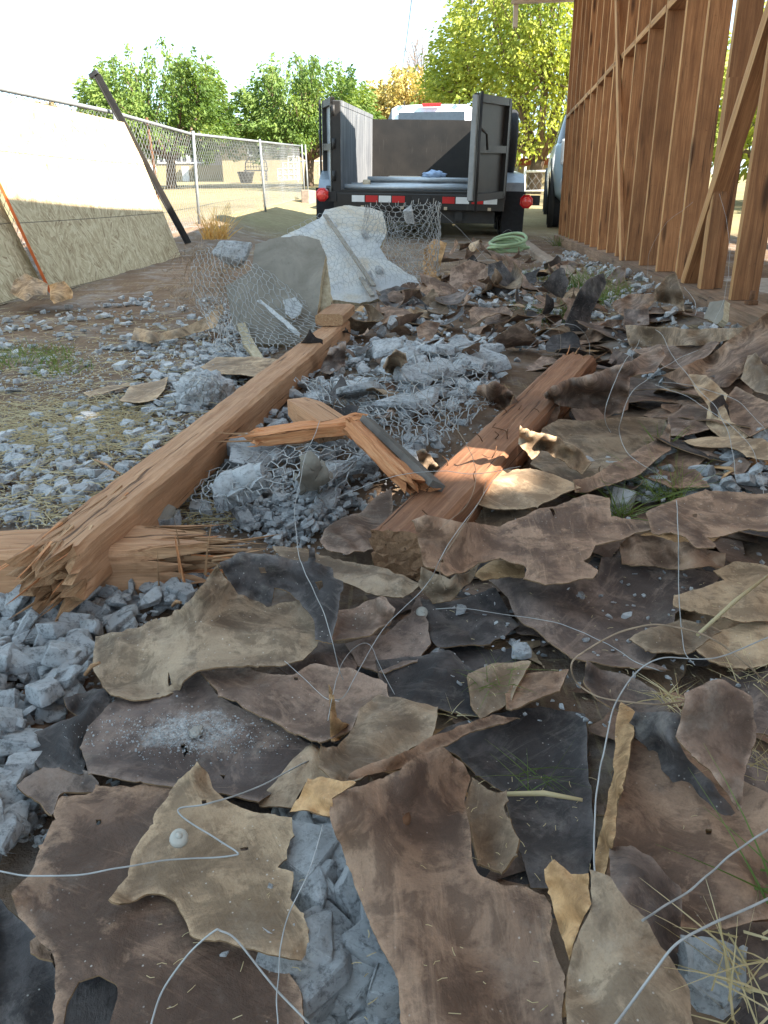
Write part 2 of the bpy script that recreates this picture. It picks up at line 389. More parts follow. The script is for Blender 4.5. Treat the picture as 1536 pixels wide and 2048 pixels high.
def wall_mat(s, d, z, xaxis, yaxis):
    x, y = xaxis.normalized(), yaxis.normalized(); zz = x.cross(y)
    m = Matrix((x, y, zz)).transposed().to_4x4(); m.translation = W(s, d, z); return m
UZ = Vector((0, 0, 1))
NB = 17
for i in range(-13, NB):
    tilt = (UZ + US * random.uniform(-.004, .004) + UD * random.uniform(-.003, .003))
    obj('stud', sm[i % 5], bld, mw=wall_mat(S0 + SP * i + .019, D0 + .0445 + random.uniform(-.003, .003), PLATE + stud_h / 2, tilt, UD - tilt * UD.dot(tilt)))
smin, smax = S0 - 13 * SP - .1, S0 + (NB - 1) * SP + .06
for k, (a, b) in enumerate(((smin, .9), (.903, 2.86), (2.865, 5.6), (5.604, smax))):
    pm = plank_mesh('sole_plate', b - a, .14, .09, PLATE_W, None, 30, .002, k)
    obj('sole_plate', pm, bld, mw=wall_mat((a + b) / 2, D0 + .03, PLATE - .046, US, UD))
for a, b, z in ((smin, smax, PLATE + stud_h + .02), (smin, smax, PLATE + stud_h + .06)):
    obj('top_plate', plank_mesh('top_plate', b - a, .089, .038, STUD, STUD_EDGE, 30), bld, mw=wall_mat((a + b) / 2, D0 + .0445, z, US, UD))
bk = [plank_mesh('blocking', SP - .040, .089, .038, STUD, STUD_EDGE, 6, .001, 20 + i) for i in range(3)]
for i in range(-6, NB - 1):
    s = S0 + SP * i + .019 + SP / 2
    obj('blocking', bk[i % 3], bld, mw=wall_mat(s, D0 + .0445, PLATE + 1.172 + random.uniform(-.006, .006), US, UD))
# diagonal braces let into the outer face
for (pa, pb, wd, th, dd, mt) in (((1377, 566), (1541, 60), .089, .038, D0 + .02, STUD), ((1243, 527), (1233, -60), .07, .022, D0 - .014, STUD)):
    (s1, z1), (s2, z2) = wall_px(*pa, dd), wall_px(*pb, dd)
    a, b = W(s1, dd, z1), W(s2, dd, z2); x = (b - a); mid = (a + b) / 2
    ex = 1.0 if dd > D0 else .35
    L = x.length + ex; x.normalize(); c = a + x * (L / 2); y = UD - x * UD.dot(x)
    m = Matrix((x, y.normalized(), x.cross(y).normalized())).transposed().to_4x4(); m.translation = c
    obj('brace', plank_mesh('brace', L, th if dd < D0 else .06, wd if dd < D0 else .06, mt, STUD_EDGE, 30, .0015, 31), bld, mw=m)
# short cripple stud beside the brace, and a dark strip of scrap board further along
obj('cripple_stud', plank_mesh('cripple', .70, .05, .035, STUD, STUD_EDGE, 10, .001, 41), bld, mw=wall_mat(S0 + SP * 1 - .02, D0 + .02, PLATE + .35, UZ, UD))
MB().box((0, 0, 0), (.03, .03, .012)).tube([(0, 0, -.01), (0, 0, .035)], .008, 8).build('anchor_bolt', RUST, bld, loc=W(2.62, D0 + .03, PLATE + .006))
fm = MB(); fm.box(((smin + smax) / 2, 0, 0), (smax - smin, .30, .5))
obj('foundation', mesh('foundation', fm.V, fm.F, [CONC]), bld, mw=wall_mat(0, D0 + .14, PLATE - .095 - .255, US, UD))
fm = MB(); fm.box(((smin + smax) / 2, 0, 0), (smax - smin, 5.6, .3))
obj('floor_slab', mesh('floor_slab', fm.V, fm.F, [CONC]), bld, mw=wall_mat(0, D0 + 3.1, PLATE - .15 - .15, US, UD))
# roof: board panels from the eave inward, two unseen gaps added to let sun patches through
RZ = PLATE + 2.46
def roof_hole(P, ws, wd):                 # where the sun must come through to reach P
    t_ = 3.0
    for _ in range(20):
        q = P + SUN * t_; d_ = q.dot(UD); t_ += (RZ + .10 + (d_ - .1) * .10 - q.z) / SUN.z * .8
    q = P + SUN * t_; s_, d_ = q.dot(US), q.dot(UD); return (s_ - ws / 2, s_ + ws / 2, d_ - wd / 2, d_ + wd / 2)
holes = [roof_hole(at_z(990, 915, H - .42), .24, .42), roof_hole(at_z(150, 850, H - .53), .16, .22)]
holes.sort()
def roof_panel(s1, s2, d1, d2):
    fm = MB(); z = lambda d: RZ + .03 + max(0, d - .1) * .10
    a = [W(s1, d1, z(d1)), W(s2, d1, z(d1)), W(s2, d2, z(d2)), W(s1, d2, z(d2))]
    b = [v + Vector((0, 0, .14)) for v in a]
    fm.add(a + b, [[0, 1, 2, 3], [7, 6, 5, 4], [0, 4, 5, 1], [1, 5, 6, 2], [2, 6, 7, 3], [3, 7, 4, 0]]); fm.build('roof_panel', PALE, bld)
rs1, rs2, re1, re2 = -2.0, 9.75, .20, 6.4
cuts = sorted({rs1, rs2} | {h[0] for h in holes} | {h[1] for h in holes})
for a, b in zip(cuts, cuts[1:]):
    hs = [h for h in holes if h[0] <= a + 1e-6 and h[1] >= b - 1e-6]
    if not hs: roof_panel(a, b, re1, re2)
    else: roof_panel(a, b, re1, hs[0][2]); roof_panel(a, b, hs[0][3], re2)
fm = MB(); fm.box((0, 0, 0), (.05, 6.2, .22)); obj('fascia', mesh('fascia', fm.V, fm.F, [PALE]), bld, mw=wall_mat(rs2 + .03, re1 + 3.1, at_y(1100, 17, 9.9).z + .11, US, UD))
fm = MB(); fm.box((0, 0, 0), (rs2 - rs1, .04, .2)); obj('fascia', mesh('fascia_eave', fm.V, fm.F, [PALE]), bld, mw=wall_mat((rs1 + rs2) / 2, re1 - .022, RZ + .04, US, UD))
p = at_y(1030, 55, 9.72); MB().box((p.x, p.y, p.z + .35), (.05, .03, .7)).build('hanging_board', PALE, bld)
# posts and header on the open far side
for s in (-1.6, 3, 7, 9.4):
    fm = MB(); fm.box((0, 0, 0), (2.6, .1, .1)); obj('porch_post', mesh('porch_post', fm.V, fm.F, [PALE]), bld, mw=wall_mat(s, 6.3, PLATE + 1.25, UZ, UD))
fm = MB(); fm.box((0, 0, 0), (11.6, .1, .24)); obj('porch_header', mesh('porch_header', fm.V, fm.F, [PALE]), bld, mw=wall_mat(3.85, 6.3, PLATE + 2.62, US, UD))
# white washing machine standing behind the studs
WHITE = plain('white_enamel', (.74, .76, .78), .35, .5, 0, .05, 6)
BLK = plain('black_plastic', (.02, .02, .02), .5, .4, 0, .2)
fr = thing('washing_machine', 'white boxy appliance seen through the gap between the two nearest studs', 'appliance', mw=wall_mat(5.72, 1.78, PLATE - .145, UD, -US))
MB().box((0, .0, .43), (.68, .62, .84), bev=.012).build('cabinet', WHITE, fr)
MB().box((0, .32, .62), (.66, .02, .36), bev=.006).build('front_panel', WHITE, fr)
MB().box((0, .32, .22), (.66, .02, .38), bev=.006).build('front_panel', WHITE, fr)
MB().box((-.24, .335, .425), (.1, .03, .018)).build('handle', BLK, fr)
MB().box((0, -.24, .93), (.66, .12, .16), bev=.01).build('control_panel', WHITE, fr)
MB().lathe([(0, 0), (.03, 0), (.03, .03), (0, .03)], 12, Matrix.Translation((-.25, -.18, .93)) @ Matrix.Rotation(rad(90), 4, 'Z')).build('knob', BLK, fr)

# ---------------------------------------------------------------- sheets of OSB leaning on the fence
def osb(label, A, B, lean):
    A, B, lean = Vector(A), Vector(B), Vector(lean); x = (B - A); L = x.length; x.normalize()
    y = lean - x * lean.dot(x); Hh = y.length; y.normalize(); z = x.cross(y)
    m = Matrix((x, y, z)).transposed().to_4x4(); m.translation = A
    o = thing('osb_sheet', label, 'osb sheet', group='OSB sheets leaning on the fence', mw=m)
    nx_, ny_ = 24, 12; V = []; Fc = []
    for zz in (0, -.012):
        for j in range(ny_ + 1):
            for i in range(nx_ + 1):
                u, v = i / nx_, j / ny_; V.append((u * L, v * Hh, zz - .02 * math.sin(math.pi * u) * math.sin(math.pi * v)))
    n1 = (nx_ + 1) * (ny_ + 1)
    for j in range(ny_):
        for i in range(nx_):
            a = j * (nx_ + 1) + i; Fc += [[a, a + 1, a + nx_ + 2, a + nx_ + 1], [n1 + a, n1 + a + nx_ + 1, n1 + a + nx_ + 2, n1 + a + 1]]
    obj('panel', mesh('osb_panel', V, Fc, [OSB], smooth=True), o)
    MB().box((-.003, Hh / 2, -.006), (.006, Hh, .016)).build('painted_edge', OSB_EDGE, o)
    e = MB().box((L + .002, Hh / 2, -.006), (.006, Hh, .012)); e.box((L / 2, -.002, -.006), (L, .006, .012)); e.box((L / 2, Hh + .002, -.006), (L, .006, .012))
    e.build('raw_edge', OSB, o); return o
LEAN = (-.34, .06, 1.09)
osb('large pale OSB sheet leaning on the fence, its top half in full sun', (-1.97, 4.72, G(-1.97, 4.72) + .01), (-1.79, 7.2, G(-1.79, 7.2) - .02), LEAN)
osb('second OSB sheet behind the orange edge of the sunlit one, all in shade', (-2.16, 2.35, G(-2.1, 2.35) + .01), (-2.04, 4.79, G(-2.04, 4.79) + .01), (-.34, .06, 1.05))

# ---------------------------------------------------------------- chain link fence
def chain_link(name, parent, path, cell=.04, r=.0021, mat=GALV):
    # path: list of (x, y, z_bottom, z_top); woven zigzag wires as thin three-sided tubes
    P = np.array(path); d = np.r_[0, np.cumsum(np.hypot(np.diff(P[:, 0]), np.diff(P[:, 1])))]
    L = d[-1]; n = int(L / cell); V = []; Fc = []
    rows = int(np.mean(P[:, 3] - P[:, 2]) / cell)
    for i in range(n - 1):
        b0 = len(V)
        for j in range(rows + 1):
            s = (i + (j + i) % 2) * cell
            x, y, zb, zt = (np.interp(s, d, P[:, k]) for k in range(4))
            z = zb + (zt - zb) * j / rows; x += .03 * noise.noise((s * 1.1, z * 1.5, 3))
            V += [(x + r, y, z), (x - r * .5, y + r * .87, z), (x - r * .5, y - r * .87, z)]
        for j in range(rows):
            for k in range(3):
                a, b = b0 + j * 3 + k, b0 + j * 3 + (k + 1) % 3; Fc.append([a, b, b + 3, a + 3])
    return obj(name, mesh(name, V, Fc, [mat], smooth=True), parent)
fpath = []
for Y, X, pxy in ((2.2, -2.70, None), (5.0, -2.44, None), (7.2, -2.26, None), (9.4, -2.10, (388, 268)), (12.5, -1.81, (515, 283)), (17.5, -1.66, (603, 292))):
    zt = at_y(*pxy, Y).z if pxy else {2.2: 1.10, 5.0: 1.27, 7.2: 1.33}[Y]
    fpath.append((X, Y, G(X, Y) + .03, zt - .01))
fen = thing('chain_link_fence', 'grey chain link fence behind the OSB sheets, running to the far yard', 'fence')
tag(chain_link('wire_mesh', fen, fpath), kind='stuff')
MB().tube([(x, y, zt + .01) for x, y, zb, zt in fpath], .016, 8).build('top_rail', GALV, fen)
fp = list(fpath)
for x, y, zb, zt in fp + [(-1.63, 18.0, G(-1.6, 18), fpath[5][3] + .03)]:
    lx = random.uniform(-.03, .03)
    p_ = MB().tube([(x + .03 + lx, y, zb - .15), (x + .03, y, zt + .04)], .017, 10).build('post', GALV, fen)
for k in range(70):   # twisted wire ends above the rail
    u = random.random() ** 1.5 * 8.5 + 2.4; x = np.interp(u, [q[1] for q in fpath], [q[0] for q in fpath]); z = np.interp(u, [q[1] for q in fpath], [q[3] for q in fpath])
    if k % 2: continue
    MB().tube([(x, u, z), (x + random.uniform(-.02, .02), u + .02, z + random.uniform(.03, .055))], .0022, 3).build('wire_end', GALV, fen)
o = thing('steel_post', 'dark angle iron post leaning far left across the fence and OSB', 'post')
a, b = at_y(372, 487, 7.4), at_y(188, 150, 7.05)
mb = MB(); mb.bar(a, b, .055, .008, (1, 0, .3)); mb.bar(a + Vector((.026, 0, 0)), b + Vector((.026, 0, 0)), .008, .055, (1, 0, .3)); mb.build('angle_iron', STEEL, o)
MB().box(b + Vector((0, 0, .005)), (.075, .05, .03), Matrix.Rotation(-.5, 3, 'Y')).build('bent_cap', STEEL, o)
a, b = at_y(318, 440, 8.2), at_y(293, 235, 8.2); a.z = G(a.x, a.y) - .05
mb = MB().tube([a, (a + b) / 2 + Vector((.02, 0, 0)), b], [.016, .015, .013], 8); o = mb.build('rusty_stake', RUST)
tag(o, 'thin rusty pipe standing up in front of the fence', 'stake')
o = MB().box((0, 0, .1), (.16, 1.6, .34), bev=.02).build('low_block_wall', KERB, loc=(-1.42, 17.0, G(-1.4, 17) - .05), rot=(0, 0, -.08))
tag(o, 'short low concrete wall at the far foot of the fence', 'low wall')

# ---------------------------------------------------------------- dump trailer
TP = NT('trailer_black_paint'); p = TP.oc(); f = TP.noise(p, 3, 6, .6); g = TP.noise(TP.mapping(p, (18, 18, 1.5)), 2, 5, .7)
col = TP.ramp(f, [(.3, (.018, .017, .016)), (.7, (.036, .031, .027))]); col = TP.mix(TP.ramp(g, [(.6, 0), (.76, .4)]), col, (.14, .13, .12))
TPAINT = TP.done(col, .55, None, .35)
t = NT('scraped_side_paint'); p = t.oc(); g = t.noise(t.mapping(p, (4, 9, .8)), 1.8, 6, .7, .4)
TSIDE = t.done(t.ramp(g, [(.36, (.075, .08, .09)), (.5, (.13, .135, .145)), (.66, (.27, .27, .265))]), .6, None, .3)
REDL = plain('red_lens', (.55, .012, .015), .15, .6, 0, .2, 30)
REDT = plain('red_tape', (.50, .02, .02), .4, .4, 0, .05); WHT = plain('white_tape', (.72, .72, .70), .4, .4, 0, .05)
RUB = plain('tyre_rubber', (.022, .022, .024), .8, .25, 0, .3, 30); RIMM = plain('wheel_rim', (.45, .46, .48), .35, .5, .7, .1)
FEND = plain('fender_steel', (.30, .34, .38), .35, .5, .4, .2)
TANE = plain('pale_post_edge', (.50, .40, .28), .6, .3, 0, .15)
Y0 = 9.2; P0 = at_y(676, 379, Y0); yaw = rad(4.6)
fw = Vector((math.sin(yaw), math.cos(yaw), .063)).normalized(); rt = Vector((math.cos(yaw), -math.sin(yaw), -.028)); rt = (rt - fw * rt.dot(fw)).normalized()
TM = Matrix((rt, fw, rt.cross(fw))).transposed().to_4x4(); TM.translation = P0
tr = thing('dump_trailer', 'black dump trailer with open rear doors, parked facing away', 'trailer', mw=TM)
BW, BL, BH = 1.80, 3.8, .85
MB().box((BW / 2, BL / 2, -.03), (BW, BL, .06)).build('floor', TPAINT, tr)
mb = MB().box((.02, BL / 2, BH / 2), (.04, BL, BH)); mb.box((.0, BL / 2, BH), (.09, BL, .05)); mb.build('side_wall', TSIDE, tr)
mb = MB().box((BW - .02, BL / 2, BH / 2), (.04, BL, BH)); mb.box((BW, BL / 2, BH), (.09, BL, .05)); mb.build('side_wall', TPAINT, tr)
mb = MB().box((BW / 2, BL, BH / 2 - .02), (BW, .04, BH - .02)); mb.build('front_wall', TPAINT, tr)
for k in range(6):
    for x in (-.045, BW + .045): MB().box((x, .4 + k * .62, BH / 2), (.05, .06, BH)).build('rib', TPAINT, tr)
for x, m_ in ((-.01, TPAINT), (BW + .01, TPAINT)): MB().box((x, .03, BH / 2 - .03), (.085, .07, BH + .10), bev=.006).build('corner_post', m_, tr)
for x in (.03, BW - .03):
    for z in (.14, .46, .78): MB().tube([(x - .07 if x < 1 else x + .05, -.02, z - .05), (x - .07 if x < 1 else x + .05, -.02, z + .05)], .018, 8).build('hinge', STEEL, tr)
MB().box((BW / 2, -.01, -.11), (BW + .08, .10, .16), bev=.008).build('rear_beam', TPAINT, tr)
MB().box((BW / 2, .12, -.26), (BW - .1, .12, .14), bev=.008).build('lower_beam', STEEL, tr)
ppm = 177.0
for x0, x1, mt in ((704, 730, WHT), (731, 756, REDT), (757, 782, WHT), (783, 809, REDT), (881, 906, REDT), (907, 934, WHT), (938, 961, REDT), (961, 988, WHT)):
    MB().box(((x0 + x1) / 2 / ppm - 676 / ppm, -.0635, -.085), ((x1 - x0) / ppm - .006, .004, .068)).build('reflector_strip', mt, tr)
MB().box((.93, -.066, -.085), (.20, .012, .06), bev=.004).build('marker_lamp_bar', STEEL, tr)
for x in (.28, .72, 1.20, 1.68): MB().box((x, -.065, -.17), (.035, .015, .03)).build('latch_bracket', TANE, tr)
for x in (-.16, BW + .27):
    l = MB().lathe([(0, -.05), (.06, -.05), (.074, -.035), (.074, .05), (0, .05)], 8, Matrix.Translation((x, -.1, -.05 - (.03 if x > 0 else 0))) @ Matrix.Rotation(rad(90), 4, 'Z') @ Matrix.Rotation(rad(22.5), 4, 'X')).build('tail_light', REDL, tr)
    l.data.polygons.foreach_set('use_smooth', [False] * len(l.data.polygons))
    MB().lathe([(0, -.062), (.045, -.062), (.05, -.05)], 16, Matrix.Translation((x, -.1, -.05 - (.03 if x > 0 else 0))) @ Matrix.Rotation(rad(90), 4, 'Z')).build('lens', plain('lens_centre', (.8, .08, .06), .1, .7), l)
    MB().box((x + (.1 if x > 0 else .1), -.06, -.07), (.1, .03, .1)).build('lamp_bracket', STEEL, tr)
def wheel(parent, x, y, z, R=.37, wd=.2, lug=True):
    Mw = Matrix.Translation((x, y, z))
    ty = MB().lathe([(R * .6, -wd / 2), (R * .93, -wd / 2), (R, -wd * .36), (R, wd * .36), (R * .93, wd / 2), (R * .6, wd / 2)], 28, Mw).build('tyre', RUB, parent)
    MB().lathe([(0, -wd * .1), (R * .3, -wd * .12), (R * .5, -wd * .34), (R * .62, -wd * .42), (R * .62, wd * .42), (R * .5, wd * .34), (R * .3, wd * .12), (0, wd * .1)], 24, Mw).build('rim', RIMM, ty)
for x in (-.17, BW + .17):
    for y in (1.05, 1.9): wheel(tr, x, y, -.28, .34, .2)
    prof = [(.45, -.15), (.62, .08), (.85, .17), (2.1, .17), (2.33, .08), (2.5, -.15)]
    inn = [(a_, b_ - .02) for a_, b_ in prof][::-1]
    MB().prism(prof + inn, .27, Matrix.Translation((x, 0, 0)) @ Matrix.Rotation(rad(90), 4, 'Z')).build('fender', FEND, tr)
    MB().box((x, .32, -.22), (.25, .05, .44)).build('mud_flap', RUB, tr)
wheel(tr, BW + .13, 1.5, .50, .37, .2)
for x in (.45, BW - .45): MB().box((x, 2.2, -.22), (.08, 4.4, .16)).build('frame_rail', STEEL, tr)
MB().tube([(-.1, 1.05, -.28), (BW + .1, 1.05, -.28)], .045, 8).build('axle', STEEL, tr)
MB().bar((BW / 2, 4.2, -.25), (BW / 2, 5.3, -.22), .1, .12).build('tongue', STEEL, tr)
# doors: left one folded back along the side, right one half open toward the camera
def door(hx, hy, ang, sgn, inner, wd=.92):
    M = Matrix.Translation((hx, hy, 0)) @ Matrix.Rotation(ang, 4, 'Z'); d = obj('rear_door', None, tr, mw=M)
    fr = MB()
    for z in (-.02, BH * .5, BH + .02): fr.box((wd / 2, 0, z), (wd, .045, .07))
    for x in (.03, wd - .03): fr.box((x, 0, BH / 2), (.06, .05, BH + .1))
    fr.build('door_frame', TPAINT, d); MB().box((wd / 2, sgn * .03, BH / 2), (wd - .02, .012, BH)).build('door_panel', inner, d)
    MB().box((wd + .018, 0, BH / 2), (.035, .05, BH + .08)).build('door_edge', TANE if sgn > 0 else GALV, d)
    MB().tube([(wd - .02, -.05 * sgn, -.14), (wd - .02, -.05 * sgn, BH + .07)], .014, 8).build('lock_rod', STEEL, d)
    MB().tube([(wd - .02, -.06 * sgn, .60), (wd - .15, -.07 * sgn, .56), (wd - .19, -.07 * sgn, .42)], .012, 6).build('latch_handle', STEEL, d)
    return d
door(-.05, .0, rad(104), -1, FEND); door(BW + .02, -.02, rad(180 + 66), -1, TPAINT)
# load on the trailer floor
PIPE = plain('pale_pipe', (.52, .55, .58), .35, .5, .3, .12)
for k, (x0, x1, y, z, r) in enumerate(((.12, 1.62, .28, .035, .030), (.30, 1.66, .55, .035, .032), (.28, 1.66, .52, .095, .030), (.06, 1.55, .12, .028, .026))):
    o = MB().tube([TM @ Vector((x0, y, z)), TM @ Vector((x1, y + .04, z))], r, 12).build('pipe', PIPE)
    tag(o, ['long pale pipe on the trailer floor, middle of the bundle', 'long pale pipe at the back of the bundle in the trailer', 'topmost pale pipe of the bundle on the trailer floor', 'pale pipe lying along the very rear edge of the trailer floor'][k], 'pipe', 'pipes in the trailer')
o = MB().lathe([(.0, 0), (.05, 0), (.055, .02), (.055, .38), (.05, .4), (0, .4)], 16, TM @ Matrix.Translation((.5, .85, .07))).build('paper_roll', PALE); tag(o, 'pale roll lying behind the pipes in the trailer', 'roll')
o = MB().lathe([(.02, 0), (.045, 0), (.05, .02), (.05, .06), (.045, .08), (.02, .08)], 14, TM @ Matrix.Translation((.26, .2, .052))).build('tape_spool', TANE); tag(o, 'small tan spool at the end of the pipes', 'spool')
mbx = MB(); bm = bmesh.new(); bmesh.ops.create_icosphere(bm, subdivisions=3, radius=1)
for v in bm.verts: v.co = Vector((v.co.x * .13, v.co.y * .08, max(-.02, v.co.z * .05))) * (1 + .5 * noise.noise(v.co * 2.2))
bm.verts.index_update(); mbx.add([TM @ (v.co + Vector((1.05, .62, .145))) for v in bm.verts], [[v.index for v in f.verts] for f in bm.faces], 0, True); bm.free()
o = mbx.build('rag', plain('blue_rag', (.35, .45, .62), .9, .1)); tag(o, 'crumpled pale blue rag on top of the pipes', 'rag')

# ---------------------------------------------------------------- vehicles
GLASS = plain('car_glass', (.03, .04, .05), .06, .7, 0, .2)
def car(root, st, paint, wheels, glass=None):
    # st: (y, half width low, half width belt, half width roof, z sill, z belt, z roof) stations along the car
    V = []; Fc = []; I = []
    n = 0
    for (y, a, b, c, z0, z1, z2) in st:
        sec = [(a * .9, z0), (a, z0 + .08), (b, z0 + (z1 - z0) * .55), (b * .985, z1 - .04), (b * .96, z1), ((b * .96 + c) / 2 + .02, (z1 + z2) / 2), (c, z2 - .07), (c * .86, z2 - .012), (c * .4, z2)]
        sec = sec + [(-x, z) for x, z in sec[::-1]]; n = len(sec); V += [(x, y, z) for x, z in sec]
    for i in range(len(st) - 1):
        for k in range(n):
            k2 = (k + 1) % n; Fc.append([i * n + k, i * n + k2, (i + 1) * n + k2, (i + 1) * n + k])
            g = glass and glass[0] <= i < glass[1] and k in (4, 5, 11, 12)
            I.append(1 if g else 0)
    Fc += [list(range(n))[::-1], [(len(st) - 1) * n + k for k in range(n)]]; I += [0, 0]
    obj('body', mesh('car_body', V, Fc, [paint, GLASS], I, True), root)
    for x, y, r in wheels: wheel(root, x, y, r, r, .22)
def paint(name, c): t = NT(name); return t.done(c, .3, None, .5, 0, **{'Coat Weight': .6, 'Coat Roughness': .08})
PW, PB = paint('white_car_paint', (.72, .74, .76)), paint('pale_blue_car_paint', (.42, .55, .62))
q = TM @ Vector((BW / 2, 5.3, -.55)); q.z = G(q.x, q.y + 2) - .02
tk = thing('pickup_truck', 'white pickup truck with red brake light, hitched ahead of the trailer', 'pickup', mw=Matrix.Translation(q) @ Matrix.Rotation(-yaw, 4, 'Z') @ Matrix.Rotation(.055, 4, 'X') @ Matrix.Diagonal((1, 1, .87, 1)))
car(tk, [(0, .85, .9, .88, .5, 1.0, 1.18), (.1, .95, .99, .95, .45, 1.02, 1.2), (1.68, .95, .99, .95, .45, 1.02, 1.2), (1.74, .95, .99, .74, .42, 1.15, 1.30), (1.95, .95, .99, .76, .42, 1.15, 1.93), (2.9, .95, .99, .77, .42, 1.15, 1.98), (3.7, .95, .99, .74, .42, 1.14, 1.93), (4.35, .95, .98, .80, .42, 1.10, 1.22), (5.4, .93, .95, .82, .45, 1.02, 1.13), (5.6, .85, .88, .75, .5, .9, 1.05)], PW, [(x, y, .4) for x in (-.82, .82) for y in (.95, 4.6)], (3, 7))
MB().box((0, 1.875, 1.915), (.36, .06, .07), bev=.012).build('brake_light', REDL, tk)
MB().box((0, 1.80, 1.58), (1.25, .02, .42), Matrix.Rotation(-.33, 3, 'X')).build('rear_window', GLASS, tk)
for x in (-.52, .52): MB().box((x, 1.9, 1.955), (.02, .05, .1)).build('roof_clip', BLK, tk)
q = at_y(1101, 462, 11.1); q.z = G(q.x, q.y)
sv = thing('parked_suv', 'pale blue parked vehicle half hidden beyond the end of the stud wall', 'suv', mw=Matrix.Translation(q + Vector((.86, -.55, 0))) @ Matrix.Rotation(-rad(10), 4, 'Z'))
car(sv, [(0, .78, .82, .55, .45, .98, 1.05), (.06, .88, .94, .66, .36, 1.02, 1.16), (.25, .92, .97, .70, .34, 1.04, 1.60), (.7, .94, .99, .72, .33, 1.05, 1.74), (2.2, .94, .99, .73, .33, 1.04, 1.78), (3.0, .94, .98, .70, .33, 1.02, 1.68), (3.7, .93, .97, .76, .33, 1.0, 1.12), (4.5, .9, .94, .75, .36, .92, 1.02), (4.75, .75, .8, .62, .42, .8, .92)], PB, [(x, y, .37) for x in (-.86, .86) for y in (.75, 3.75)], (1, 6))
MB().box((0, -.08, .52), (1.75, .16, .2), bev=.05).build('bumper', plain('bumper_grey', (.5, .52, .53), .4), sv)
for x in (-.82, .82):
    MB().box((x, .0, .92), (.14, .12, .3), bev=.03).build('tail_lamp', REDL if x > 0 else plain('clear_lamp', (.6, .62, .62), .15, .6), sv)
    for y in (.75, 3.75): MB().lathe([(.44, -.03), (.47, -.03), (.47, .04), (.44, .04)], 24, Matrix.Translation((x * 1.17, y, .42))).build('wheel_arch', BLK, sv)

# ---------------------------------------------------------------- far house and yard
HW = plain('house_stucco', (.33, .275, .165), .9, .1, 0, .08, 3); HW2 = plain('house_wall_pale', (.36, .32, .26), .9, .1, 0, .08, 3)
ROOF = plain('roof_shingle', (.13, .115, .10), .9, .1, 0, .3, 8); TRIM = plain('house_trim', (.72, .72, .70), .7); DGL = plain('dark_window', (.03, .03, .035), .2, .5)
def quad_box(mb, px0, py0, px1, py1, Y, depth, mi=0):
    a, b = at_y(px0, py1, Y), at_y(px1, py0, Y)
    return mb.box(((a.x + b.x) / 2, Y + depth / 2, (a.z + b.z) / 2), (abs(b.x - a.x), depth, abs(b.z - a.z)), None, mi)
hs = thing('stucco_house', 'tan stucco house with low grey roof beyond the chain link fence', 'house')
quad_box(MB(), 250, 272, 452, 372, 41, 6).build('wall', HW2, hs); quad_box(MB(), 448, 272, 607, 372, 39, 8).build('wall', HW, hs)
quad_box(MB(), 250, 330, 449, 366, 40.9, .1).build('wainscot', HW, hs)
def roof(px0, px1, pe, pr, Y, depth, ov=.5):
    a, b = at_y(px0, pe, Y), at_y(px1, pe, Y); r = at_y(px0, pr, Y).z
    x0, x1, z = a.x - ov, b.x + ov, a.z; y0, y1 = Y - ov, Y + depth + ov; ym = (y0 + y1) / 2
    mb = MB(); V = [(x0, y0, z), (x1, y0, z), (x1, y1, z), (x0, y1, z), (x0 + 1.5, ym, r), (x1 - 1.5, ym, r)]
    mb.add(V, [[0, 1, 5, 4], [1, 2, 5], [2, 3, 4, 5], [3, 0, 4], [0, 3, 2, 1]]); mb.box(((x0 + x1) / 2, y0 - .02, z - .08), (x1 - x0, .05, .18)); return mb.build('roof', ROOF, hs)
roof(240, 455, 272, 235, 41, 6); roof(446, 610, 271, 228, 39, 8)
for x0, y0, x1, y1, Y in ((318, 284, 372, 326, 41), (380, 284, 414, 326, 41), (497, 283, 526, 311, 39)):
    w_ = quad_box(MB(), x0, y0, x1, y1, Y - .05, .06).build('window', DGL, hs)
    mb = MB(); a, b = at_y(x0, y1, Y), at_y(x1, y0, Y)
    for x in (a.x, b.x): mb.box((x, Y - .08, (a.z + b.z) / 2), (.06, .06, b.z - a.z + .06))
    for z in (a.z, b.z): mb.box(((a.x + b.x) / 2, Y - .08, z), (b.x - a.x, .06, .06))
    mb.build('frame', TRIM, w_)
    n = max(2, int((b.x - a.x) / .25))
    for k in range(1, n): MB().box((a.x + (b.x - a.x) * k / n, Y - .08, (a.z + b.z) / 2), (.025, .03, b.z - a.z)).build('bar', TRIM if Y == 41 else STEEL, w_)
quad_box(MB(), 300, 330, 310, 366, 40.7, .12).build('downpipe', TRIM, hs)
quad_box(MB(), 366, 333, 376, 366, 40.7, .12).build('utility_panel', TRIM, hs)
sw = thing('breeze_block_screen', 'white openwork block screen stepping down beside the far house', 'screen')
rows = [(0, 4), (0, 4), (1, 4), (2, 4), (3, 4)]
a = at_y(556, 361, 36); bs = (at_y(600, 361, 36).x - a.x) / 4
mb = MB()
for q0, q1, q2, q3 in ((-.5, .5, .42, .5), (-.5, .5, -.5, -.42)): mb.box(((q0 + q1) / 2 * bs, 0, (q2 + q3) / 2 * bs), ((q1 - q0) * bs, .1, (q3 - q2) * bs)); mb.box(((q2 + q3) / 2 * bs, 0, 0), ((q3 - q2) * bs, .1, bs * .84))
mb.tube([(math.cos(u) * .3 * bs, 0, math.sin(u) * .3 * bs) for u in np.linspace(0, 2 * math.pi, 17)], .05 * bs, 5, 0, False)
mb.box((0, 0, 0), (.14 * bs, .08, .14 * bs)); bmesh_ = mesh('screen_block', mb.V, mb.F, [TRIM])
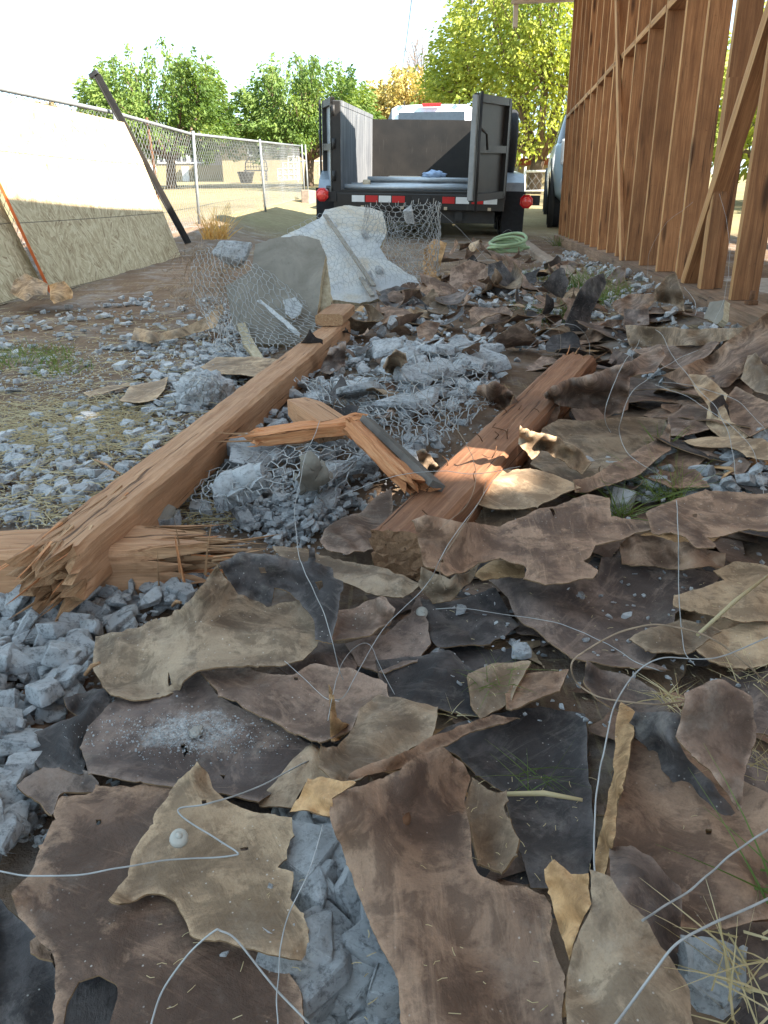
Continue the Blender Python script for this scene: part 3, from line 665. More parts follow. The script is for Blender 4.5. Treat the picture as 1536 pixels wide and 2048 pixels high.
for r, (c0, c1) in enumerate(rows):
    for c in range(c0, c1): obj('screen_block', bmesh_, sw, loc=(a.x + (c + .5) * bs, 36, a.z + (r + .5) * bs * .98 + .01))
pf = thing('wood_fence', 'tall grey wood board fence beyond the block screen', 'fence')
a, b = at_y(598, 365, 44), at_y(690, 300, 44); FW = plain('grey_boards', (.36, .29, .22), .9, .1, 0, .25, 5)
for k in range(22):
    x = a.x + (b.x - a.x) * k / 21; MB().box((x, 44, (a.z + b.z) / 2 + random.uniform(-.05, .05)), ((b.x - a.x) / 21 - .015, .03, b.z - a.z)).build('board', FW, pf)
cf = thing('white_yard_fence', 'low chain link fence with white rail beside the far block screen', 'fence')
a, b = at_y(596, 366, 37), at_y(700, 322, 37)
MB().tube([(a.x, 37, b.z), (b.x, 37, b.z)], .035, 8).build('top_rail', TRIM, cf)
for k in range(5): MB().tube([(a.x + (b.x - a.x) * k / 4, 37, a.z - .3), (a.x + (b.x - a.x) * k / 4, 37, b.z + .03)], .03, 8).build('post', TRIM, cf)
tag(chain_link('wire_mesh', cf, [(a.x, 37, a.z, b.z), (b.x, 37.01, a.z, b.z)], .16, .006), kind='stuff')
# round-backed metal bench and planter by the house
c = at_y(513, 362, 36.5); bn = thing('garden_bench', 'round backed dark metal bench against the tan house', 'bench', c)
MB().box((0, 0, .42), (1.0, .42, .04)).build('seat', STEEL, bn)
mb = MB().tube([(-.48, .18, .42), (-.46, .2, .75), (-.3, .22, .95), (0, .22, 1.02), (.3, .22, .95), (.46, .2, .75), (.48, .18, .42)], .025, 6)
for x in (-.36, -.24, -.12, 0, .12, .24, .36): mb.tube([(x, .2, .42), (x, .22, 1.0 - .5 * x * x)], .012, 5)
for z in (.58, .75): mb.tube([(-.46, .2, z), (.46, .2, z)], .012, 5)
mb.build('backrest', STEEL, bn)
for x in (-.44, .44):
    for y in (-.17, .17): MB().tube([(x, y, 0), (x, y, .42)], .022, 6).build('leg', STEEL, bn)
c = at_y(493, 366, 36); o = thing('planter_box', 'dark planter tub on the grass in front of the bench', 'planter', c)
MB().lathe([(.0, 0), (.24, 0), (.34, .36), (.36, .42), (.30, .42), (.28, .34), (0, .34)], 12, Matrix.Rotation(rad(-90), 4, 'Y')).build('tub', BLK, o)
MB().lathe([(.355, .38), (.38, .38), (.38, .44), (.355, .44)], 12, Matrix.Rotation(rad(-90), 4, 'Y')).build('rim_band', STEEL, o)
# red deck railing and low fence beyond the parked vehicle
DK = plain('red_deck_wood', (.30, .10, .055), .8, .2, 0, .2, 8)
dk = thing('red_deck', 'red wooden deck railing under the yellow green tree', 'deck')
a, b = at_y(1036, 330, 27), at_y(1160, 278, 27)
MB().box(((a.x + b.x) / 2, 28, a.z + .1), (b.x - a.x, 2, .2)).build('platform', DK, dk); MB().box(((a.x + b.x) / 2, 27, b.z), (b.x - a.x, .12, .09)).build('handrail', DK, dk)
MB().box(((a.x + b.x) / 2, 28, a.z - .5), (b.x - a.x - .1, 1.6, 1.0)).build('skirt', HW, dk)
for k in range(12): MB().box((a.x + (b.x - a.x) * k / 11, 27, (a.z + b.z) / 2 + .05), (.07, .06, b.z - a.z - .1)).build('baluster', DK, dk)
gf = thing('low_wire_gate', 'short chain link gate with pale frame in front of the red deck', 'gate')
a, b = at_y(1048, 382, 23), at_y(1130, 342, 23)
mb = MB().tube([(a.x, 23, a.z - .2), (a.x, 23, b.z + .12)], .035, 8).tube([(a.x, 23, b.z), (b.x, 23, b.z)], .03, 8).tube([(b.x, 23, a.z - .2), (b.x, 23, b.z)], .03, 8).tube([(a.x, 23, a.z), (b.x, 23, a.z)], .025, 8); mb.build('frame', TRIM, gf)
tag(chain_link('wire_mesh', gf, [(a.x, 23, a.z, b.z), (b.x, 23.01, a.z, b.z)], .1, .004), kind='stuff')
# overhead service wire
a, b = at_y(830, -60, 18), at_y(793, 172, 44); pts = [a.lerp(b, u) - Vector((0, 0, 2.2 * u * (1 - u))) for u in np.linspace(0, 1, 16)]
o = MB().tube(pts, .009, 5).build('overhead_cable', BLK); tag(o, 'thin dark overhead cable crossing the sky', 'cable')

# ---------------------------------------------------------------- trees and plants
def leaf_mat(name, a, b, c, trans=.35):
    t = NT(name); p = t.pos(); f = t.noise(p, .9, 4, .6); g = t.noise(p, 9, 3, .7)
    col = t.ramp(t.math('MULTIPLY_ADD', g, .5, t.math('MULTIPLY', f, .5)), [(.36, a), (.5, b), (.64, c)])
    m = t.done(col, .55, None, .3); tl = t.n('BsdfTranslucent', {'Color': t.mix(1.0, col, (1.15, 1.1, .5), 'MULTIPLY')})
    mx = t.n('MixShader', {0: trans}); t.t.links.new(t.b.outputs[0], mx.inputs[1]); t.t.links.new(tl.outputs[0], mx.inputs[2]); t.t.links.new(mx.outputs[0], t.out.inputs[0]); return m
LEAF_G = leaf_mat('mulberry_leaf', (.07, .13, .032), (.15, .235, .055), (.30, .37, .10), .42)
LEAF_Y = leaf_mat('yellow_green_leaf', (.17, .24, .04), (.33, .38, .07), (.50, .50, .11), .45)
LEAF_O = leaf_mat('autumn_leaf', (.30, .27, .08), (.45, .36, .12), (.55, .40, .16), .4)
LEAF_B = leaf_mat('pale_brown_leaf', (.25, .19, .10), (.36, .27, .15), (.42, .34, .20), .3)
BARK = plain('bark', (.17, .12, .085), .95, .1, 0, .35, 20, .5); TWIG = plain('bare_twig', (.33, .27, .24), .9, .1, 0, .2)
GRASS = leaf_mat('green_grass', (.07, .12, .025), (.13, .19, .045), (.24, .27, .09), .3)
STRAW = leaf_mat('dry_straw', (.38, .29, .14), (.52, .42, .24), (.64, .55, .36), .2)
DRYG = leaf_mat('rusty_dry_grass', (.40, .21, .07), (.55, .32, .11), (.62, .45, .22), .3)
def leaves(name, C, D, size, mat, parent, asp=.5, up=.3):
    # one leaf blade at each point C, pointing along D, folded a little along the midrib
    C = np.asarray(C); n = len(C); D = np.asarray(D) + np.random.normal(0, .45, (n, 3)); D /= np.linalg.norm(D, axis=1)[:, None]
    R = np.random.normal(0, 1, (n, 3)); R[:, 2] *= .6; S = np.cross(D, R); S /= np.linalg.norm(S, axis=1)[:, None] + 1e-9; N = np.cross(S, D)
    s = (size * np.random.uniform(.6, 1.35, n))[:, None]
    V = np.stack([C, C + D * s * .45 + S * s * asp * .5 + N * s * .1, C + D * s, C + D * s * .45 - S * s * asp * .5 + N * s * .1], 1).reshape(-1, 3)
    i = np.arange(n)[:, None] * 4; Fc = np.concatenate([i + [0, 1, 2], i + [0, 2, 3]], 0)
    return obj(name, mesh(name, V, Fc, [mat]), parent)
def plume_tree(name, label, base, top, rx, rz_low, mat, nshoot=150, per=150, size=.2, group=None, trunk_r=.17, cat='tree', spread=1.0):
    # trunk with a knot of limbs, long upright shoots fanning out of them, leaves hanging along each shoot
    base = Vector(base); Ht = top - base.z; hz = rz_low - base.z
    t = thing(name, label, cat, base, 0, group); mb = MB()
    hd = Vector((.1, 0, hz * .75)); mb.tube([(0, 0, -.3), (.04, .02, hz * .4), hd], [trunk_r * 1.3, trunk_r, trunk_r * .95], 10)
    limbs = []
    for k in range(15):
        a = k * 2.4 + random.random(); q = hd + Vector((math.cos(a) * rx * (.15 + .03 * k), math.sin(a) * rx * (.15 + .03 * k), Ht * random.uniform(.14, .26)))
        mb.tube([hd, hd.lerp(q, .5) + Vector((0, 0, -.1)), q], [trunk_r * .6, trunk_r * .42, trunk_r * .3], 6); limbs.append(q)
    C, D = [], []
    for k in range(nshoot):
        a = random.uniform(0, 2 * math.pi); e = random.random() ** .75
        rr = rx * math.sqrt(random.random()); crown = math.sqrt(max(0, 1 - (rr / rx) ** 2.4))
        zt = hz + (Ht - hz) * (crown * random.uniform(.72, 1.0) if random.random() < .72 else random.uniform(-.16, .5) * (crown + .1) + .02)
        tip = Vector((math.cos(a) * rr, math.sin(a) * rr, zt)); root = min(limbs, key=lambda l: (l - tip).length)
        if k % 6 == 0: tip.z += (Ht - hz) * random.uniform(.02, .12) * crown
        mid = root.lerp(tip, .5) + Vector((math.cos(a), math.sin(a), 0)) * rr * .12
        pts = [(root * (1 - u) ** 2 + mid * 2 * u * (1 - u) + tip * u * u) for u in np.linspace(0, 1, 9)]
        if k % 2 == 0: mb.tube(pts[::2], [.035, .027, .02, .013, .006], 4, 0, False)
        for j in range(per):
            u = random.uniform(.15, 1.02); i = min(7, int(u * 8)); p = pts[i].lerp(pts[min(8, i + 1)], u * 8 - i)
            w_ = .30 * (1.08 - u) + .045
            p = p + Vector((random.gauss(0, w_), random.gauss(0, w_), random.gauss(0, w_ * .7))) * spread
            o_ = Vector((p.x * .4, p.y * .4, -.45)); C.append(p); D.append(o_.normalized())
    mb.build('trunk', BARK, t); leaves('crown', C, D, size, mat, t); return t
def gbase(px, Y): p = at_y(px, 400, Y); return Vector((p.x, Y, G(p.x, Y) - .05))
def zat(py, Y): return at_y(768, py, Y).z
plume_tree('mulberry_tree', 'round leafy green tree behind the leaning dark post', gbase(345, 30), zat(68, 30), 3.15, zat(292, 30), LEAF_G, 165, 150, .15, 'green yard trees')
plume_tree('mulberry_tree', 'round leafy green tree just behind the open trailer door', gbase(618, 31), zat(92, 31), 2.85, zat(298, 31), LEAF_G, 150, 150, .15, 'green yard trees')
plume_tree('yellow_green_tree', 'big yellow green tree rising between trailer and stud wall', gbase(1065, 25), zat(-190, 25), 3.5, zat(300, 25), LEAF_Y, 240, 150, .15, None, .2, spread=1.5)
plume_tree('yellow_green_tree', 'yellow green tree crown glimpsed through the stud gaps', gbase(1600, 17), zat(-60, 17), 3.4, zat(330, 17), LEAF_Y, 90, 120, .2, None, .16, spread=1.4)
plume_tree('autumn_tree', 'pale yellow autumn tree behind the trailer and truck', gbase(815, 46), zat(128, 46), 3.0, zat(290, 46), LEAF_O, 110, 110, .26, None, .16, spread=1.3)
plume_tree('yard_bush_tree', 'dark green tree low between the yellow tree and the truck', gbase(895, 40), zat(190, 40), 3.2, zat(330, 40), LEAF_G, 70, 110, .26, None, .15, spread=1.3)
plume_tree('distant_tree', 'green tree top showing over the OSB at the picture edge', gbase(15, 52), zat(178, 52), 3.4, zat(250, 52), LEAF_G, 70, 100, .3, None, .2, spread=1.2)
plume_tree('distant_tree', 'brownish tree top just over the fence rail, beside the green one', gbase(105, 58), zat(192, 58), 1.5, zat(240, 58), LEAF_B, 40, 90, .3, None, .14, spread=1.1)
plume_tree('distant_tree', 'small green tree peeping out behind the leaning dark post', gbase(215, 50), zat(222, 50), 1.6, zat(262, 50), LEAF_G, 30, 90, .28, None, .12)
# bare tree
bt = thing('bare_tree', 'leafless grey tree with thin branches against the sky', 'tree', gbase(838, 48)); mb = MB()
tz = zat(62, 48) - gbase(838, 48).z
def grow(p, d, L, r, n):
    q = p + d * L; mb.tube([p, p.lerp(q, .5) + Vector((random.gauss(0, L * .03), 0, 0)), q], [r, r * .8, r * .6], 5 if n > 2 else 3, 0, False)
    if n == 0: return
    for k in range(3 if n > 1 else 4):
        nd = (d + Vector((random.gauss(0, .32), random.gauss(0, .32), random.uniform(0, .15)))).normalized(); grow(p.lerp(q, random.uniform(.6, 1)), nd, L * random.uniform(.6, .85), r * .58, n - 1)
grow(Vector((0, 0, 0)), Vector((.02, 0, 1)), tz * .36, .11, 5); mb.build('trunk', TWIG, bt)

def tuft(name, label, c, n, hgt, spread, mat, group=None, lean=.5, wd=.004, stuff=False, cat='grass tuft'):
    V = []; Fc = []; c = Vector(c)
    for k in range(n):
        a = random.uniform(0, 6.283); rr = spread * math.sqrt(random.random()); p = Vector((math.cos(a) * rr, math.sin(a) * rr, -.01))
        d = Vector((random.gauss(0, lean), random.gauss(0, lean), 1)).normalized(); L = hgt * random.uniform(.45, 1.2); s = d.cross(Vector((random.gauss(0, 1), random.gauss(0, 1), .1))).normalized()
        g_ = Vector((d.x, d.y, -.25)) * L * random.uniform(.1, .6); b0 = len(V)
        for j in range(5):
            u = j / 4; q = p + d * L * u + g_ * u * u; w_ = wd * (1 - u * .9); V += [q - s * w_, q + s * w_]
        for j in range(4): Fc.append([b0 + 2 * j, b0 + 2 * j + 1, b0 + 2 * j + 3, b0 + 2 * j + 2])
    o = obj(name, mesh(name, V, Fc, [mat]), None, c)
    return tag(o, label, None if stuff else cat, group, 'stuff' if stuff else None)
def ground_pt(px, py, h=0): return at(px, py, h)
tuft('dry_grass_clump', 'orange dry grass clump in the sun at the foot of the fence', ground_pt(430, 476), 130, .26, .12, DRYG, None, .35, .006)
tuft('dry_grass_clump', 'thin dry weeds along the low concrete wall by the fence', ground_pt(560, 442), 150, .3, .35, STRAW, None, .35, .006)
for k, (px, py, n, h_, sp, lab) in enumerate((
    (40, 720, 420, .07, .20, 'low green grass patch on the dirt at the picture edge'),
    (120, 738, 160, .05, .12, 'thin grass strands beside the low green patch'),
    (1150, 492, 260, .16, .22, 'green grass growing at the far foot of the studs'),
    (1185, 575, 240, .13, .16, 'grass tuft between the curb and the standing black felt'),
    (1100, 640, 220, .10, .16, 'fine grass among pale rubble left of the standing black felt'),
    (1225, 600, 200, .12, .12, 'grass tuft behind the standing black felt curl'),
    (1050, 560, 160, .10, .16, 'fine grass in gravel below the green hose'))):
    tuft('grass_tuft', lab, ground_pt(px, py), n, h_, sp, GRASS, 'grass growing in the debris', .5, .0022)

# ---------------------------------------------------------------- torn felt sheets
def inside(poly, P):
    x, y = P[:, 0], P[:, 1]; r = np.zeros(len(P), bool); n = len(poly)
    for i in range(n):
        x1, y1 = poly[i]; x2, y2 = poly[(i + 1) % n]
        c = ((y1 > y) != (y2 > y)) & (x < (x2 - x1) * (y - y1) / ((y2 - y1) if y2 != y1 else 1e-9) + x1); r ^= c
    return r
def ragged(pts, step, amp, seed):
    # tear the outline: short straight runs, nicks and steps, every few millimetres a point
    rs = random.Random(int(seed * 977)); out = []; n = len(pts)
    def walk(spacing, size):
        x, v = 0.0, [(0.0, 0.0)]
        while x < 9000 * step / 4: x += spacing * rs.uniform(.35, 1.9); v.append((x, rs.uniform(-1, 1) * size * rs.choice((.3, .6, 1, 1.5))))
        return np.array(v)
    w1, w2, w3 = walk(step * 11, .95), walk(step * 4, .6), walk(step * 1.4, .3)
    ins = 0.0
    for i in range(n):
        a, b = np.array(pts[i]), np.array(pts[(i + 1) % n]); L = np.hypot(*(b - a)); k = max(1, int(L / step)); nrm = np.array([-(b - a)[1], (b - a)[0]]) / (L + 1e-9)
        for j in range(k):
            u = j / k; s = ins + L * u
            e = amp * sum(np.interp(s, w_[:, 0], w_[:, 1]) for w_ in (w1, w2, w3)) * (.4 if j == 0 else 1)
            out.append(tuple(a + (b - a) * u + nrm * e))
        ins += L
    return out
def thick(name, P, T, t_, mats, edge=None):
    # give a triangulated surface its thickness and a torn rim
    P = np.asarray(P, float); T = np.asarray(T); nv = len(P)
    fn = np.cross(P[T[:, 1]] - P[T[:, 0]], P[T[:, 2]] - P[T[:, 0]]); N = np.zeros_like(P)
    for k in range(3): np.add.at(N, T[:, k], fn)
    N /= np.linalg.norm(N, axis=1)[:, None] + 1e-12
    E = {}
    for a, b, c in T.tolist():
        for e in ((a, b), (b, c), (c, a)): E[e] = 1
    rim = [e for e in E if (e[1], e[0]) not in E]
    A, B = P + N * t_ / 2, P - N * t_ / 2
    V = [A, B]; Fc = T.tolist() + (T[:, ::-1] + nv).tolist(); I = [0] * (2 * len(T)); S = [True] * (2 * len(T)); n = 2 * nv
    RV = []
    for a, b in rim:
        RV += [A[a], A[b], B[b], B[a]]; Fc.append([n, n + 3, n + 2, n + 1]); n += 4; I.append(1); S.append(False)
    if RV: V.append(np.array(RV))
    m = mesh(name, np.concatenate(V), Fc, mats, I, S)
    if edge is not None:
        at_ = m.attributes.new('edge', 'FLOAT', 'POINT'); at_.data.foreach_set('value', np.r_[edge, edge, np.ones(n - 2 * nv)].astype(np.float32))
    return m
def tri2d(outline, holes, grid):
    pts = [Vector(p) for p in outline]; edges = [(i, (i + 1) % len(outline)) for i in range(len(outline))]
    for h in holes:
        b = len(pts); pts += [Vector(p) for p in h]; edges += [(b + i, b + (i + 1) % len(h)) for i in range(len(h))]
    O = np.array(outline); mn, mx = O.min(0), O.max(0)
    gx, gy = np.meshgrid(np.arange(mn[0], mx[0], grid), np.arange(mn[1], mx[1], grid * .87))
    gx = gx + (np.arange(gx.shape[0]) % 2)[:, None] * grid * .5
    Q = np.stack([gx.ravel(), gy.ravel()], 1) + np.random.uniform(-.15, .15, (gx.size, 2)) * grid
    Q = Q[inside(outline, Q)]
    if len(Q):   # keep inner points off the outline
        D = np.sqrt(((Q[:, None, :] - O[None, ::2, :]) ** 2).sum(-1)).min(1); Q = Q[D > grid * .45]
    pts += [Vector(q) for q in Q]
    r = delaunay_2d_cdt(pts, edges, [], 0, 1e-4)
    P = np.array([tuple(v) for v in r[0]]); T = np.array([f for f in r[2] if len(f) == 3]); c = P[T].mean(1)
    k = inside(outline, c)
    for h in holes: k &= ~inside(h, c)
    T = T[k]; used = np.unique(T); mp = -np.ones(len(P), int); mp[used] = np.arange(len(used)); return P[used], mp[T]
SHEETS = []
def sheet(mat, label, pts, h=.04, mid=(), holes=(), wr=.008, tear=1.0, name='felt_sheet', group='torn felt sheets', t_=.0015, cat='felt sheet', mats=None, step=None, flat=False):
    # pts: photo pixels of the outline; third value: height over the ground, or from 1 up its distance in metres
    C = [(p[0], p[1], p[2] if len(p) > 2 else h) for p in pts]; K = np.array(C + [tuple(m) for m in mid]); deep = K[0, 2] >= 1; ol = [(p[0], p[1]) for p in C]
    O = np.array(ol); ext = np.ptp(O, axis=0); area = ext[0] * ext[1]; cy = O[:, 1].mean()
    px_mm = 1900 * max(.18, (cy - 380) / 1650) / 1000.0          # photo pixels per millimetre, about
    st = step or max(2.2, 4.5 * px_mm); sd_ = random.uniform(0, 99)
    out = ragged(ol, st, 3.4 * px_mm * tear, sd_); hl = [ragged(h_, st * .6, .8 * px_mm, sd_ + 3) for h_ in holes]
    P2, T = tri2d(out, hl, max(4.0, math.sqrt(area) / 24))
    d2 = ((P2[:, None, :] - K[None, :, :2]) ** 2).sum(-1) + 4.0; wgt = d2 ** -1.3; hh = (wgt * K[:, 2]).sum(1) / wgt.sum(1)
    if flat and deep:                  # one rigid plane through the given distances
        A_ = np.c_[K[:, :2], np.ones(len(K))]; cf_ = np.linalg.lstsq(A_, 1 / K[:, 2], rcond=None)[0]; hh = 1 / (np.c_[P2, np.ones(len(P2))] @ cf_)
    OO = np.array(out); ed = np.sqrt(((P2[:, None, :] - OO[None]) ** 2).sum(-1)).min(1) / px_mm; curl = random.uniform(.003, .009) * (1 if cy < 1650 else .5) if name == 'felt_sheet' and not deep and cy > 900 else 0
    creases = []
    if name == 'felt_sheet' and not deep:
        for _ in range(random.randint(2, 5)):
            j = random.randrange(len(P2)); w0 = at(P2[j][0], P2[j][1], float(hh[j])); creases.append((w0.x, w0.y, random.uniform(0, 3.14), random.uniform(.015, .05), random.choice((-1, 1, 1)) * random.uniform(.5, 1.3)))
    V = []
    for (x, y), z in zip(P2, hh):
        v = at_y(x, y, float(z)) if deep else at(x, y, float(z)); q = Vector((v.x * 7 + sd_, v.y * 7, 0)); n_ = 1.4 * noise.noise(q * .55) + .7 * noise.noise(q * 1.3) + .22 * noise.noise(q * 3.1) + .1 * noise.noise(q * 7)
        for cx_, cy_, ca_, cw_, ch_ in creases: n_ += ch_ * max(0, 1 - abs((v.x - cx_) * math.cos(ca_) + (v.y - cy_) * math.sin(ca_)) / cw_)
        V.append((v.x, v.y, v.z + wr * n_ * (1 - .6 * math.exp(-ed[len(V)] / 25)) + curl * math.exp(-ed[len(V)] / 22) * (.45 + 1.5 * noise.noise((v.x * 6, v.y * 6, sd_)))))
    V = np.array(V); a = V[T]; nz = np.cross(a[:, 1] - a[:, 0], a[:, 2] - a[:, 0])[:, 2].sum()
    if nz < 0: T = T[:, ::-1]
    c = V.mean(0); o = obj(name, thick(name, V - c, T, t_, mats or [FELT[mat], RIM], np.exp(-ed / 7)), None, c)
    tag(o, label, cat, group); return o
